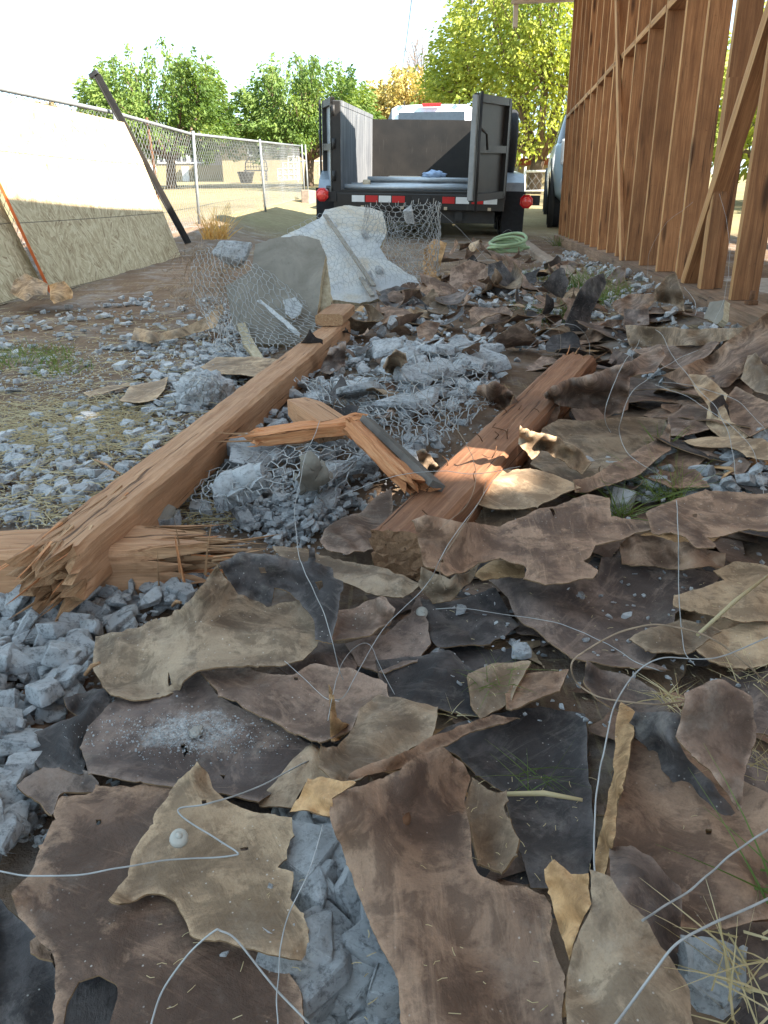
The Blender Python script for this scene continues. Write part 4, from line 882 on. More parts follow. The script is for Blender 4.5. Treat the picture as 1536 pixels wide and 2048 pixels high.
SHEET_TABLE = '''
plum|dark plum felt sheet under the right beam's tip, scattered with chips|970,1153 1010,1150 1045,1165 1090,1177 1190,1168 1200,1135 1330,1130 1440,1145 1420,1180 1350,1230 1345,1280 1300,1330 1340,1350 1230,1345 1140,1335 1100,1300 1030,1240 1015,1200|.030
black|dark flat felt lying in shadow below the big brown sheet's olive curl|835,1200 900,1205 990,1180 1040,1260 980,1300 880,1305 850,1270|.018
plum|plum felt piece beside the hole in the navy sheet|690,1290 770,1270 822,1230 838,1195 862,1290 835,1330 770,1348 715,1332|.028
plum|flat plum felt strip just under the tan sheet's lower edge|540,1335 640,1285 700,1288 715,1320 712,1350 660,1365 590,1360|.022
black|dark slate felt in the middle, between grass stems and grey sheet|750,1335 900,1330 965,1370 960,1440 870,1430 770,1405|.020
black|black felt sheet deep under the long yellow straw|850,1480 960,1430 1080,1410 1170,1430 1175,1500 1185,1580 1190,1700 1160,1790 1060,1790 1030,1690 1010,1590 950,1560 920,1520|.018
brown|broad brown felt sheet with a small hole beside the green stem|1240,1420 1290,1440 1380,1500 1450,1560 1545,1600,.06 1545,1850 1450,1865 1360,1862 1300,1800 1230,1775 1200,1752 1205,1690,.05 1225,1600,.06 1245,1500,.06|.035|1408,1676,1420,1680,1418,1690,1409,1688
plum|dark felt behind the pale stucco slab near the picture corner|1350,1850 1545,1845 1545,2240 1360,2240|.012
dusty|dark plum felt with a wash of white mortar dust|340,1375 400,1352 440,1408 520,1440 545,1455 590,1482 622,1500 600,1545 545,1605 520,1632 440,1610 330,1590 180,1570 160,1505 185,1430 230,1400|.040|362,1500,372,1498,378,1512,370,1522 440,1562,452,1564,450,1574
black|slate black felt piece curling up beside the white rubble|190,1380 128,1398,.05 160,1438 70,1470,.03 52,1502,.03 80,1542 165,1552 185,1480 228,1405 220,1388|.034
plum|small plum sheet tucked above the big brown corner sheet|38,1592 90,1548 168,1552 200,1572 190,1592 125,1602 108,1645 78,1622|.030
black|dark grey felt in the bottom corner under the brown sheet|-30,1770 50,1845 100,1900 118,1960 125,2240 -30,2240|.016
brown|big brown felt sheet with a rounded hole near the bottom corner|125,1597 185,1585 192,1567 270,1570 320,1565 357,1555 345,1590 340,1650 350,1760 410,1830 460,1890 560,1915 600,1990 640,2240 520,2240 300,2240 112,2240 115,1990 110,1930 105,1905 75,1880 40,1845 25,1800,.06 65,1750 75,1695 115,1645|.048|160,1975,200,1963,235,1985,238,2012,222,2066,130,2066,137,2020 192,1644,203,1643,204,1652,195,1656
brown|small brown felt scrap poking out beside the big brown corner sheet|60,1885 80,1872 108,1905 106,1928 62,1912|.035
olive|olive felt tongue below the dusty plum sheet|520,1636 548,1600 625,1503 662,1540 695,1580 612,1596 588,1645|.034
tan|torn tan felt piece with a white plastic cap on it|395,1527,.09 417,1555 425,1580 450,1605 480,1622 515,1632 585,1640 590,1672 580,1690 575,1715 555,1730 587,1740 587,1800 610,1825 620,1860 625,1930,.055 560,1917 500,1902 430,1885 380,1870 370,1840 350,1800 325,1785 295,1782 265,1795 230,1802,.085 217,1795,.085 235,1765 255,1745 260,1715 277,1685 310,1650 340,1600 355,1570 382,1545,.085|.066|405,1618,414,1616,415,1623,407,1625 480,1696,496,1694,497,1699,482,1701
grey|grey brown felt sheet with ragged lower edge, right of the dusty plum one|400,1352 500,1340 550,1360 590,1360 620,1340 700,1345 775,1370 780,1395 720,1420 705,1465 665,1485 640,1495 590,1480 545,1450 520,1440 435,1405|.056|588,1366,596,1364,597,1370,589,1371
olive|olive brown felt sheet curving up behind the big nailed sheet|637,1532,.10 640,1480,.12 652,1492,.10 690,1478 705,1458 718,1422,.06 760,1400,.05 877,1418,.04 875,1440 862,1480 800,1512 722,1562,.09 692,1577,.09 660,1556,.1|.060
rust|narrow upright spike of felt standing above the olive brown sheet|657,1378,.125 668,1396,.115 674,1440,.075 706,1466,.045 690,1480,.045 664,1490,.055 660,1440,.09|.05
brown|long curled tan edge of felt reaching to a point|1040,1438,.035 990,1430,.045 930,1448,.055 860,1475,.08 780,1520,.10 700,1562,.11 690,1580,.095 800,1546,.085 872,1498,.07 940,1463,.05|.07
brown|large brown felt sheet with a round rusty nail washer|940,1560,.05 928,1615,.05 940,1660 945,1715 955,1755 1003,1780 1053,1785 1088,1800 1098,1835 1100,1875 1113,1915 1130,1950 1130,2240 845,2240 790,1960 740,1850 690,1745 662,1650,.115 665,1605,.125 710,1580,.125 800,1546,.12 880,1500,.10 925,1530,.07|.080
rust|orange tan felt flap folded over left of the nailed brown sheet|580,1637,.09 592,1615,.10 615,1565,.12 645,1562,.125 685,1580,.13 712,1583,.13 664,1612,.125 663,1648,.11 635,1643,.10|.11
olive|crumpled olive felt flap along the nailed sheet's upper edge|943,1560 983,1585 1015,1585 1018,1605 1008,1615 1023,1635 1040,1675 1038,1710 1003,1750 983,1735 953,1720 940,1650 928,1615|.046
rust|pale brown folded edge running down beside the bright wire|1240,1420 1268,1440 1258,1520,.085 1242,1580,.10 1226,1680,.10 1207,1757,.08 1190,1752,.05 1195,1690,.05 1220,1580,.05 1230,1500,.05|.06
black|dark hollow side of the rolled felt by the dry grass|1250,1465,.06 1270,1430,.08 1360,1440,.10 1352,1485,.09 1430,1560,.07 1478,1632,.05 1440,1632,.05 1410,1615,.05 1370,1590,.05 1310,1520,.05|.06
grey|outer flap of the rolled felt by the dry grass at the edge|1350,1480,.12 1365,1400,.15 1440,1370,.15 1500,1400,.13 1512,1480,.11 1485,1560,.10 1478,1628,.075 1460,1600,.09 1430,1562,.105 1382,1518,.115|.12
plum|dark brown felt piece inside the loop of the thick bright wire|1172,1325,.09 1218,1340 1268,1355 1310,1375 1335,1400 1367,1420,.06 1352,1487,.05 1262,1462 1240,1425 1190,1400 1168,1370|.066
olive|long olive felt fold bending down to the bottom edge|1178,1745,.12 1218,1760,.13 1243,1795,.13 1288,1845,.12 1323,1915,.10 1363,1980,.09 1400,2240,.08 1130,2240,.09 1133,1950,.10 1148,1890,.11 1183,1820,.12|.11
rust|upright brown felt flap beside the long olive fold|1088,1750,.09 1108,1732,.10 1140,1765,.10 1176,1760,.12 1181,1820,.12 1148,1890,.10 1138,1932,.08 1118,1875,.07 1093,1800,.08|.09
plum|dark brown rounded felt flap behind the long olive fold|1218,1710,.08 1260,1700,.085 1300,1720,.08 1362,1780,.06 1367,1870,.05 1357,1960,.045 1372,1995,.04 1323,1915,.07 1288,1845,.09 1243,1795,.1 1220,1765,.09|.07
olive|large olive tan felt sheet with a torn pointed top|435,1132,.15 447,1155,.12 478,1197,.085 510,1207 535,1222 565,1212 600,1207 620,1225 631,1255 635,1290 605,1320 565,1330 520,1332 435,1342 395,1350 370,1370 355,1385,.04 325,1392,.045 265,1398,.05 222,1390,.05 205,1370,.05 188,1340,.05 192,1280,.05 240,1265 320,1250 345,1235,.085 370,1205,.11 400,1175,.13|.072|338,1340,341,1352,344,1366,338,1370,336,1356
black|navy black felt sheet with a ragged hole, behind the olive tan one|440,1135,.11 480,1112,.12 530,1110,.12 555,1117,.12 615,1127,.11 616,1100,.135 630,1101,.135 631,1130,.11 665,1145,.10 668,1162,.10 687,1172,.10 675,1245,.085 665,1292,.08 630,1285,.08 627,1245,.085 600,1207,.08 575,1190,.08 550,1182,.08 543,1225,.06 515,1212,.06 480,1200,.07 455,1165,.09|.09|632,1180,645,1178,648,1188,640,1194 518,1142,530,1140,534,1150,522,1152
olive|grey olive felt strip slanting from behind the navy sheet|545,1097 600,1097 680,1115 760,1142 850,1175 805,1208 735,1196 690,1172 640,1150 580,1130|.055
grey|grey brown felt end curling beside the navy sheet|672,1228 720,1222 768,1196,.08 790,1225,.08 780,1250 740,1285 664,1292|.050
brown|large brown felt sheet draped over the right beam's end|823,1048,.16 850,1037,.17 900,1045,.15 1000,1058 1060,1030 1120,1010 1175,990 1220,1000 1222,1035 1310,1047 1305,1067 1270,1070 1240,1085 1190,1095 1180,1120 1165,1130 1195,1150 1185,1165 1090,1175 1045,1163 1050,1140 1000,1120 960,1130 930,1150 895,1160,.1 870,1145,.11 850,1140,.11 838,1100,.13|.085|1098,1022,1106,1020,1111,1034,1106,1038 876,1123,886,1122,887,1129,878,1130
olive|olive underside of felt hanging below the draped brown sheet|842,1138,.08 870,1148,.08 900,1162,.08 962,1130,.07 942,1168,.05 902,1207,.04 865,1207,.04 838,1176,.06|.06
rust|small tan felt tongue under the draped brown sheet|948,1158 990,1130 1050,1140 1048,1160 1000,1165 965,1170|.05
brown|dark brown felt sheet with lumpy front edge at the picture edge|1290,1035 1340,1005 1410,982 1545,988 1545,1066 1500,1060 1440,1075 1410,1080 1430,1100 1395,1108 1370,1085 1340,1075 1305,1075|.100|1385,1028,1394,1027,1394,1032,1386,1032
brown|brown felt hanging below the lumpy dark brown sheet|1262,1072,.08 1370,1083,.085 1452,1108,.07 1442,1142,.05 1330,1134,.045 1243,1132,.045 1238,1090,.06|.06
tan|tan felt piece with torn tongue on the plum sheet|1425,1150 1470,1132 1545,1145 1545,1245 1490,1250 1430,1240 1345,1225 1345,1205 1400,1190 1447,1170|.056|1402,1163,1440,1162,1448,1170,1415,1173
olive|small olive felt scrap below the tan torn tongue|1256,1290 1300,1265 1360,1240 1442,1270 1400,1300 1360,1315 1290,1312|.046
tan|tan felt scrap at the edge, under the straight grass stem|1390,1302 1430,1265 1480,1250 1545,1243 1545,1332 1490,1340 1420,1322|.048
brown|brown felt scrap with pointed corner beside the thick wire loop|1012,1417 1008,1385 1042,1340 1138,1338 1120,1380 1080,1397 1040,1414 1022,1422|.040
plum|dark felt piece at the edge above the dry grass|1440,1350 1545,1345 1545,1480 1500,1470 1470,1400|.030
olive|olive felt patch near the straw beside the grey middle sheet|935,1370 1000,1350 1060,1345 1020,1420 960,1450 940,1420|.028
grey|dark grey brown felt sheet arching over the right beam's upper half|1087,785,.10 1107,770,.13 1183,747,.15 1250,727,.15 1322,689,.14 1332,713,.12 1308,747,.11 1260,756,.11 1256,818,.05 1212,837,.035 1193,823,.04 1145,818,.04 1102,804,.06|.10
olive|wide olive felt sheet right of the sunlit beam|1083,866 1126,847 1289,833 1332,838 1342,880 1270,930 1200,960 1140,975 1090,960 1060,940|.040
tan|curled tan felt flap catching the sun beside the beam|1040,848,.17 1060,866,.15 1097,871,.13 1145,890,.10 1184,924,.06 1164,950,.05 1130,926,.07 1087,904,.08 1063,921,.09 1036,890,.12|.1
tan|tan felt sheet partly in sun along the beam's edge|958,990 1000,945 1060,945 1140,972 1162,985 1120,1000 1075,1027 1000,1022 948,1012|.050
olive|olive felt edge hanging below the sunlit tan sheet|945,1008 1000,1022 1075,1027 1042,1052 960,1057 943,1032|.030
brown|brown felt sheet overlapping the wide olive one|1145,964 1183,952 1260,914 1327,871 1338,850,.08 1342,902 1281,948 1217,974 1150,988|.058
olive|long olive felt strip folded like a plank near the sill|1250,650,2.55 1303,652,2.4 1394,659,2.2 1501,654,2.0 1472,680,2.0 1394,690,2.1 1260,692,2.4 1254,678,2.5|.10
grey|grey felt sheet spread under the long folded olive strip|1330,735 1260,700 1400,690 1450,676 1420,710 1370,735|.060
brown|broad brown felt sheet sloping up at the edge by the sill|1322,753,2.0 1423,708,2.05 1470,670,2.0 1509,646,1.95 1545,618,1.85 1545,732,1.75 1490,742,1.8 1456,772,1.75 1375,772,1.85|.07
tan|pale brown felt strip draped over wires near the edge|1377,749,.10 1413,751,.10 1458,785,.08 1449,809,.07 1462,847,.055 1505,871,.045 1490,882,.04 1447,882,.04 1412,848,.05 1417,814,.07 1394,785,.09|.07
brown|brown felt scrap under the pale draped strip at the edge|1450,800 1472,773 1545,808 1545,848 1500,872 1462,848|.055
olive|upright olive felt tongue at the edge below the brown slope|1495,713,.09 1511,707,.10 1526,730,.08 1545,742,.07 1545,802,.05 1500,782,.05 1480,760,.06|.06
grey|grey dusty felt beside the pale draped strip|1330,873 1334,838 1376,808 1414,817 1425,858 1366,878|.045
tan|narrow tan felt strip crossing toward the edge|1363,886 1423,875 1499,884 1535,900 1545,932 1490,926 1451,907 1389,897|.045
grey|dusty grey felt under the narrow tan strip|1372,922 1390,900 1462,911 1502,931 1482,952 1400,938|.032
brown|brown felt piece between rubble and the narrow tan strip|1340,905 1370,890 1430,905 1390,940 1420,975 1340,985 1285,960|.035
black|tall black felt curl standing upright near the studs|1126,672,2.98 1130,646,2.98 1155,584,2.98 1174,560,3.02 1207,545,3.12 1213,565,3.12 1186,622,3.04 1171,667,2.98 1145,686,2.93|.12
olive|arched olive felt curl standing at the sill|1308,600,2.65 1310,579,2.68 1332,553,2.72 1351,545,2.7 1365,584,2.62 1369,624,2.55 1356,610,2.66 1327,607,2.74|.12
grey|square grey brown felt piece standing behind the black tar layers|896,590,4.1 903,536,4.2 939,519,4.25 971,530,4.25 969,585,4.1 925,591,4.05|.12
black|dark rolled felt tube standing beside the square piece|972,595,4.1 976,528,4.15 1004,520,4.1 1028,556,4.05 1042,588,4.05 1020,607,3.85 990,604,3.95|.1
black|stack of black tar paper layers below the white slab|752,587,3.75 794,571,3.95 842,583,3.85 852,590,3.8 886,617,3.6 869,626,3.5 802,622,3.5 764,609,3.55|.085
tan|pale tan shard of felt resting on the black tar layers|803,621,3.48 835,613,3.53 868,630,3.42 873,638,3.38 850,636,3.38 820,628,3.42|.07
olive|olive shard standing on end by the black tar layers|841,598,3.6 866,578,3.62 882,600,3.6 881,614,3.55 856,612,3.55|.09
brown|tan brown felt scrap with toothed edge in the centre|832,655,2.95 852,640,3.0 880,645,3.0 870,672,2.9 872,690,2.82 838,682,2.85|.06
rust|orange felt fragment in the wire roll beside the white slab|846,560,4.9 848,500,5.0 868,478,5.05 894,486,5.0 882,530,4.95 866,560,4.85|.1
tan|curled tan felt strip on the dirt left of the grey slab|262,680,3.0 270,655,3.15 320,668,3.05 380,650,3.15 415,635,3.2 440,608,3.25 452,620,3.15 430,655,3.05 350,678,2.98 300,688,2.93|.02
tan|thin tan paper lying on rubble near the grass patch|165,790 215,772 265,762 262,772 215,785 180,796|.022
tan|flat tan paper beside the mesh covered lump|238,800 262,772 320,758 338,752 330,778 310,800 270,804|.030
tan|long tan strip passing behind the left beam|400,735 432,714 510,716 600,722 610,735 540,750 440,752|.035
olive|thin grey green sheet edge under the split board|445,902 520,892 610,880 700,866 745,858 740,868 640,888 520,906|.05
grey|torn grey felt by the right beam's near end|640,1090 660,1058 720,1030 755,1000 782,982 782,1040 750,1075 745,1105 700,1118 660,1108|.045
olive|small olive curl poking up between rubble and the right beam|832,905,.11 850,902,.11 868,930,.05 890,948,.03 862,958,.02 840,935,.05|.06
brown|brown felt sheet standing behind the right beam's middle|950,800 955,770,.09 990,762,.12 1025,785,.08 1030,805,.05 1000,822,.03|.05
olive|shell shaped pale felt curl in the rubble|765,735,.10 790,705,.13 812,712,.12 816,728,.09 790,752,.04 772,750,.05|.08
plum|dark sheet in the shade below the left beam's far end|640,745,.02 660,700,.08 692,682,.10 690,735,.03 660,752,.02|.05
tan|curled felt scrap on the dirt below the OSB sheet|20,585,4.1 28,560,4.2 50,546,4.25 75,556,4.2 96,568,4.15 95,590,4.0 70,592,3.95 52,604,3.85|.06
rust|square brown cardboard piece under the orange OSB edge|97,570,4.1 128,561,4.15 144,582,4.0 145,596,3.95 108,609,3.82 100,600,3.88|.05
grey|grey felt piece leaning at the foot of the studs|1213,556,4.1 1232,537,4.15 1252,530,4.0 1250,560,3.85 1236,572,3.85|.08
brown|brown felt flap lying over the curb|1090,540,5.2 1135,520,5.35 1165,528,5.2 1186,552,4.9 1160,560,4.85 1110,556,5.0|.06
brown|brown felt heap left of the arched olive curl|1225,605,3.15 1260,588,3.2 1308,585,2.95 1312,600,2.9 1285,625,2.85 1245,632,2.95 1230,622,3.05|.07
plum|dark felt square below the arched olive curl|1246,655,2.75 1248,618,2.9 1296,618,2.85 1298,650,2.72|.06
brown|brown felt curl reaching over the black standing felt's foot|1165,690,2.85 1185,660,2.95 1215,640,3.0 1245,642,3.0 1240,655,2.95 1200,680,2.85 1180,700,2.78|.07
'''
for row in SHEET_TABLE.strip().split('\n'):
    f_ = row.split('|'); num = lambda q: tuple(float(v) for v in q.split(','))
    hs_ = []
    if len(f_) > 4:
        for q in f_[4].split():
            v = num(q); hs_.append([(v[i], v[i + 1]) for i in range(0, len(v), 2)])
    pts_ = [num(q) for q in f_[2].split()]
    sheet(f_[0], f_[1], pts_, float(f_[3]), holes=hs_, wr=.009 if min(p[1] for p in pts_) > 900 else .01)

# ---------------------------------------------------------------- timber in the debris
def jag_beam(name, L, w, h, mat, jag0, jag1, seed, seg=70, n=9, rough=.0025, cap=None):
    # beam along X built of six finely divided faces; broken ends are pulled out fibre by fibre
    V = []; Fc = []; I = []
    def face(fu, nu, nv, mi=0):
        b = len(V)
        for j in range(nv + 1):
            for i in range(nu + 1): V.append(fu(i / nu, j / nv))
        for j in range(nv):
            for i in range(nu):
                a = b + j * (nu + 1) + i; Fc.append([a, a + 1, a + nu + 2, a + nu + 1]); I.append(mi)
    X = lambda u: (u - .5) * L
    face(lambda u, v: (X(u), -w / 2, (v - .5) * h), seg, n); face(lambda u, v: (X(u), w / 2, (.5 - v) * h), seg, n)
    face(lambda u, v: (X(u), (v - .5) * w, h / 2), seg, n); face(lambda u, v: (X(u), (.5 - v) * w, -h / 2), seg, n)
    face(lambda u, v: (-L / 2, (.5 - u) * w, (v - .5) * h), n, n, 1); face(lambda u, v: (L / 2, (u - .5) * w, (v - .5) * h), n, n, 1)
    out = []
    for x, y, z in V:
        c = noise.noise_vector((x * 5, y * 45 + seed, z * 45)) * rough + noise.noise_vector((x * 22, y * 30, z * 30 + seed)) * rough * .8
        for sg, jag in ((-1, jag0), (1, jag1)):
            if jag:
                u = (sg * x - (L / 2 - jag * 1.6)) / (jag * 1.6)
                if u > 0:
                    jn = noise.noise((y * 95 + seed * 3, z * 95, sg)) + .5 * noise.noise((y * 230, z * 230 + seed, sg)); x += -sg * jag * max(0, min(1.6, .75 + jn * 1.1)) * u ** 1.5
                    gr = noise.noise((x * 8, y * 160, z * 160 + seed)) * .010 * u; c = c + Vector((0, gr * (1 if y > 0 else -1), gr))
        e = .004 if abs(y) > w * .49 and abs(z) > h * .49 else 0
        out.append((x + c.x * .3, y + c.y - math.copysign(e, y), z + c.z - math.copysign(e, z)))
    return mesh(name, out, Fc, [mat, cap or mat], I, False)
def frame_mw(a, b, up=Vector((0, 0, 1)), off=0.0):
    a, b = Vector(a), Vector(b); x = (b - a).normalized(); z = (up - x * up.dot(x)).normalized(); y = z.cross(x)
    m = Matrix((x, y, z)).transposed().to_4x4(); m.translation = (a + b) / 2 + z * off; return m, (b - a).length
def splinter_mesh(seed, L, w):
    rs = random.Random(seed); V = []; Fc = []; n = 6
    bend = rs.uniform(-.12, .12)
    for j in range(n + 1):
        u = j / n; k = (1 - u) ** .7 * (1 + .25 * rs.uniform(-1, 1)); yy = bend * L * u * u
        for cy, cz in ((-1, -.5), (1, -.4), (.8, .5), (-.9, .45)): V.append((u * L, yy + cy * w * k * .5, cz * w * .5 * k + .05 * L * u * u))
    for j in range(n):
        for k in range(4): k2 = (k + 1) % 4; Fc.append([j * 4 + k, j * 4 + k2, j * 4 + 4 + k2, j * 4 + 4 + k])
    Fc.append([3, 2, 1, 0]); return mesh('splinter', V, Fc, [SPLIN if seed % 3 else SPLIT])
SPM = [splinter_mesh(k, .055 + .013 * (k % 6), .0035 + .0012 * (k % 4)) for k in range(12)]
def splinters(parent, L, w, h, end, n, fan=.25, back=.05):
    for k in range(n):
        y, z = random.uniform(-.5, .5) * w, random.uniform(-.5, .5) * h; s = -1 if end < 0 else 1
        R = Matrix.Rotation(0 if s > 0 else math.pi, 4, 'Z') @ Matrix.Rotation(random.gauss(0, fan), 4, 'Z') @ Matrix.Rotation(random.gauss(0, fan), 4, 'Y') @ Matrix.Rotation(random.uniform(0, 6), 4, 'X')
        obj('splinter', random.choice(SPM), parent, mw=Matrix.Translation((s * (L / 2 - random.uniform(.3, 1.6) * back), y, z)) @ R @ Matrix.Scale(random.uniform(.6, 1.3), 4))
CAPW = wood_mat('beam_end_grain', (.17, .09, .05), (.30, .17, .09), (.40, .24, .14), False, .4, 2)
# left beam
a, b = at_z(676, 642, H - .388), at_z(78, 1112, H - .415); m, L = frame_mw(b, a, off=-.039)
lb = thing('square_beam', 'long square timber beam with a shattered near end, left of the rubble', 'beam', mw=m)
obj('timber', jag_beam('beam_left', L + .06, .082, .078, BEAM, .06, 0, 3, 90, 10, .003, SPLIN), lb); splinters(lb, L, .075, .07, -1, 26, .04, .07)
for k in range(14):   # lifted surface fibres near the break
    x = -L / 2 + random.uniform(.02, .26); R = Matrix.Rotation(math.pi, 4, 'Z') @ Matrix.Rotation(random.gauss(0, .1), 4, 'Z') @ Matrix.Rotation(random.uniform(.02, .2), 4, 'Y')
    obj('splinter', random.choice(SPM), lb, mw=Matrix.Translation((x, random.uniform(-.45, .45) * .075, .040)) @ R)
q = m @ Vector((L / 2 - .13, .006, .039 + .023)); q2 = m @ Vector((L / 2 + .14, .012, .039 + .023)); mm, LL = frame_mw(q, q2)
o = thing('lumber_block', 'short flat lumber block lying on the far end of the left beam', 'wood block', mw=mm)
obj('timber', jag_beam('block', LL, .10, .042, BEAM, 0, 0, 8, 20, 6, .002, SPLIN), o)
# broken cross beam under it
a, b = at_z(-150, 1085, H - .447), at_z(478, 1068, H - .452); m, L = frame_mw(a, b, off=-.0445)
xb = thing('broken_beam', 'broken timber lying crosswise under the left beam, right end splintered', 'beam', mw=m)
obj('timber', jag_beam('beam_cross', L, .095, .089, BEAM, 0, .11, 5, 70, 10, .005, SPLIN), xb); splinters(xb, L, .085, .08, 1, 50, .07, .1)
for k in range(5):
    R = Matrix.Rotation(rad(-90) + random.gauss(0, .12), 4, 'Y') @ Matrix.Rotation(random.uniform(0, 6), 4, 'X')
    obj('splinter', SPM[5 + k % 6], xb, mw=Matrix.Translation((L / 2 - random.uniform(.02, .12), -.05 + random.gauss(0, .015), random.uniform(-.05, .03))) @ R @ Matrix.Scale(random.uniform(.7, 1.2), 4))
# right beam
a, b = at_z(800, 1066, H - .438), at_z(1163, 702, H - .392); m, L = frame_mw(a, b, off=-.038)
rb = thing('square_beam', 'dark reddish timber beam with bent nails, crossed by a patch of sun', 'beam', mw=m)
obj('timber', jag_beam('beam_right', L, .096, .072, BEAM_R, .004, .05, 11, 80, 10, .002, CAPW), rb); splinters(rb, L, .09, .08, 1, 14, .2, .05)
for k in range(14):
    x, y = -L / 2 + random.uniform(.06, .95) * L * (.55 if k < 10 else 1), random.uniform(-.04, .04); d = Vector((random.gauss(0, .5), random.gauss(0, .5), 1)).normalized(); l_ = random.uniform(.012, .028)
    p_ = Vector((x, y, .034)); MB().tube([p_, p_ + d * l_ * .6, p_ + d * l_ + Vector((random.gauss(0, .008), random.gauss(0, .008), 0))], .0011, 5).build('nail', RUST, rb)
# offcuts
a, b = at(588, 808, .105), at(652, 852, .085); m, L = frame_mw(a, b, Vector((.15, -.2, 1)))
o = thing('wood_offcut', 'short wedge shaped beam offcut with clean cut end', 'wood offcut', mw=m); mb = MB()
wd, hh = .06, .048; L += .045
prof = [(-L / 2, -.5, .1), (-L * .3, -.42, .5), (0, -.3, .5), (L / 2, .0, .42)]
V = []
for x, yl, zt in prof:
    tp = .1 if x < -L * .45 else (.7 if x < -L * .2 else 1)
    V += [(x, -wd / 2 * tp, -hh / 2 * tp), (x, wd / 2 * tp, -hh / 2 * tp), (x, wd / 2 * tp, hh / 2 * tp), (x, -wd / 2 * tp, hh / 2 * tp)]
Fc = [[3, 2, 1, 0], [12, 13, 14, 15]] + [[j * 4 + k, j * 4 + (k + 1) % 4, j * 4 + 4 + (k + 1) % 4, j * 4 + 4 + k] for j in range(3) for k in range(4)]
mb.add(V, Fc); mb.I[1] = 1; mb.build('timber', [BEAM, CAPW], o)
a, b = at(484, 880, .085), at(742, 846, .095); m, L = frame_mw(a, b)
o = thing('split_board', 'reddish split board lying under the wedge offcut', 'board', mw=m); obj('timber', jag_beam('board', L, .05, .028, SPLIT, .04, .05, 17, 40, 6, .006), o); splinters(o, L, .04, .02, -1, 6, .1, .03)
a, b = at(704, 850, .12), at(846, 990, .09); m, L = frame_mw(a, b, Vector((.55, .25, 1)))
o = thing('split_board', 'fresh orange split stick ending at the dark beam', 'board', mw=m); obj('timber', jag_beam('stick', L, .05, .03, SPLIT, .02, .05, 23, 40, 6, .005), o)
MB().box((0, .02, .022), (L * .96, .03, .012)).build('weathered_face', plain('weathered_grey_wood', (.13, .115, .10), .9, .1, 0, .35, 20, .4), o)
for px, py, qx, qy, lab in ((1015, 1588, 1165, 1600, 'long pale yellow straw across the black felt'), (1395, 1270, 1540, 1148, 'straight pale grass stem leaning across the tan felt'), (190, 920, 240, 948, 'thin dark stick on rubble left of the long beam'), (170, 1350, 200, 1325, 'small brown wood sliver beside the olive tan felt'), (345, 1212, 362, 1205, 'small orange wood sliver by the olive tan felt')):
    a, b = at(px, py, .07), at(qx, qy, .085); o = MB().tube([a, a.lerp(b, .5) + Vector((0, 0, .004)), b], [.0022, .0026, .0016], 6).build('stick', STRAW if 'pale' in lab else SPLIN); tag(o, lab, 'stick')

# ---------------------------------------------------------------- stucco slabs
t = NT('stucco_cream_face'); p = t.oc(); g = t.noise(p, 90, 7, .8); f = t.noise(p, 3.5, 5, .6, .5)
col = t.ramp(f, [(.38, (.56, .565, .57)), (.52, (.68, .67, .64)), (.66, (.62, .53, .41))]); col = t.mix(t.ramp(g, [(.36, .5), (.5, 0)]), col, (.30, .29, .27))
col = t.mix(t.ramp(t.noise(p, 14, 7, .75, .5), [(.58, 0), (.68, .4)]), col, (.40, .39, .37)); STUCC = t.done(col, .92, t.bump(t.noise(p, 14, 7, .75, .5), 1.0, .02, t.bump(g, .9, .006)), .12)
def slab(label, pts, yaw_mat, t_=.022, mats=None, wr=.003):
    return sheet('grey', label, pts, .05, wr=wr, tear=1.3, name='stucco_slab', group='broken stucco slabs', t_=t_, cat='stucco slab', mats=mats, flat=True)
slab('upright grey stucco slab standing against the far end of the left beam', [(455, 575, 3.02), (506, 545, 3.05), (512, 492, 3.1), (560, 478, 3.12), (600, 474, 3.12), (640, 484, 3.1), (652, 512, 3.06), (642, 580, 2.98), (632, 660, 2.88), (628, 695, 2.84), (500, 690, 2.86), (466, 650, 2.93)], 0, .03, [STUCB, STUCE])
slab('tan broken edge strip of stucco beside the upright grey slab', [(652, 512, 3.1), (660, 560, 3.05), (662, 620, 2.98), (640, 630, 2.97), (640, 560, 3.04)], 0, .02, [STUCE, STUCE])
slab('large white stucco slab tilted in the wire, in front of the trailer', [(560, 480, 4.4), (600, 460, 4.5), (640, 440, 4.6), (650, 424, 4.65), (690, 416, 4.65), (740, 420, 4.65), (765, 428, 4.6), (772, 470, 4.5), (760, 500, 4.4), (775, 525, 4.3), (830, 560, 4.2), (848, 588, 4.0), (800, 592, 3.9), (720, 612, 3.75), (664, 606, 3.8), (655, 540, 4.2), (645, 500, 4.35)], 0, .03, [STUCC, STUCE])
slab('small white flake of stucco stuck on the upright grey slab', [(566, 602, 2.9), (590, 596, 2.91), (605, 612, 2.89), (600, 630, 2.86), (585, 640, 2.85), (570, 628, 2.86)], 0, .012, [STUCW, STUCE], .001)
LATH = plain('grey_lath', (.30, .27, .23), .9, .1, 0, .35, 30, .4)
for (p1, p2, lab) in (((650, 430, 4.45), (748, 572, 3.9), 'thin grey lath lying slantwise across the white slab'), ((722, 556, 4.0), (745, 592, 3.75), 'short splintered lath end at the foot of the white slab')):
    a, b = at_y(*p1), at_y(*p2); o = MB().bar(a, b, .022, .010).build('lath_strip', LATH); tag(o, lab, 'lath')
slab('narrow pale stucco strip leaning in the wire net below the grey slab', [(516, 602, 2.86), (524, 600, 2.86), (605, 668, 2.74), (600, 676, 2.74)], 0, .015, [STUCW, STUCE], .001)
slab('long pale stucco shard pointing down beside the wire net', [(470, 640, 2.95), (486, 640, 2.95), (505, 680, 2.8), (528, 722, 2.55), (512, 724, 2.55), (485, 690, 2.75)], 0, .02, [STUCE, STUCE], .001)
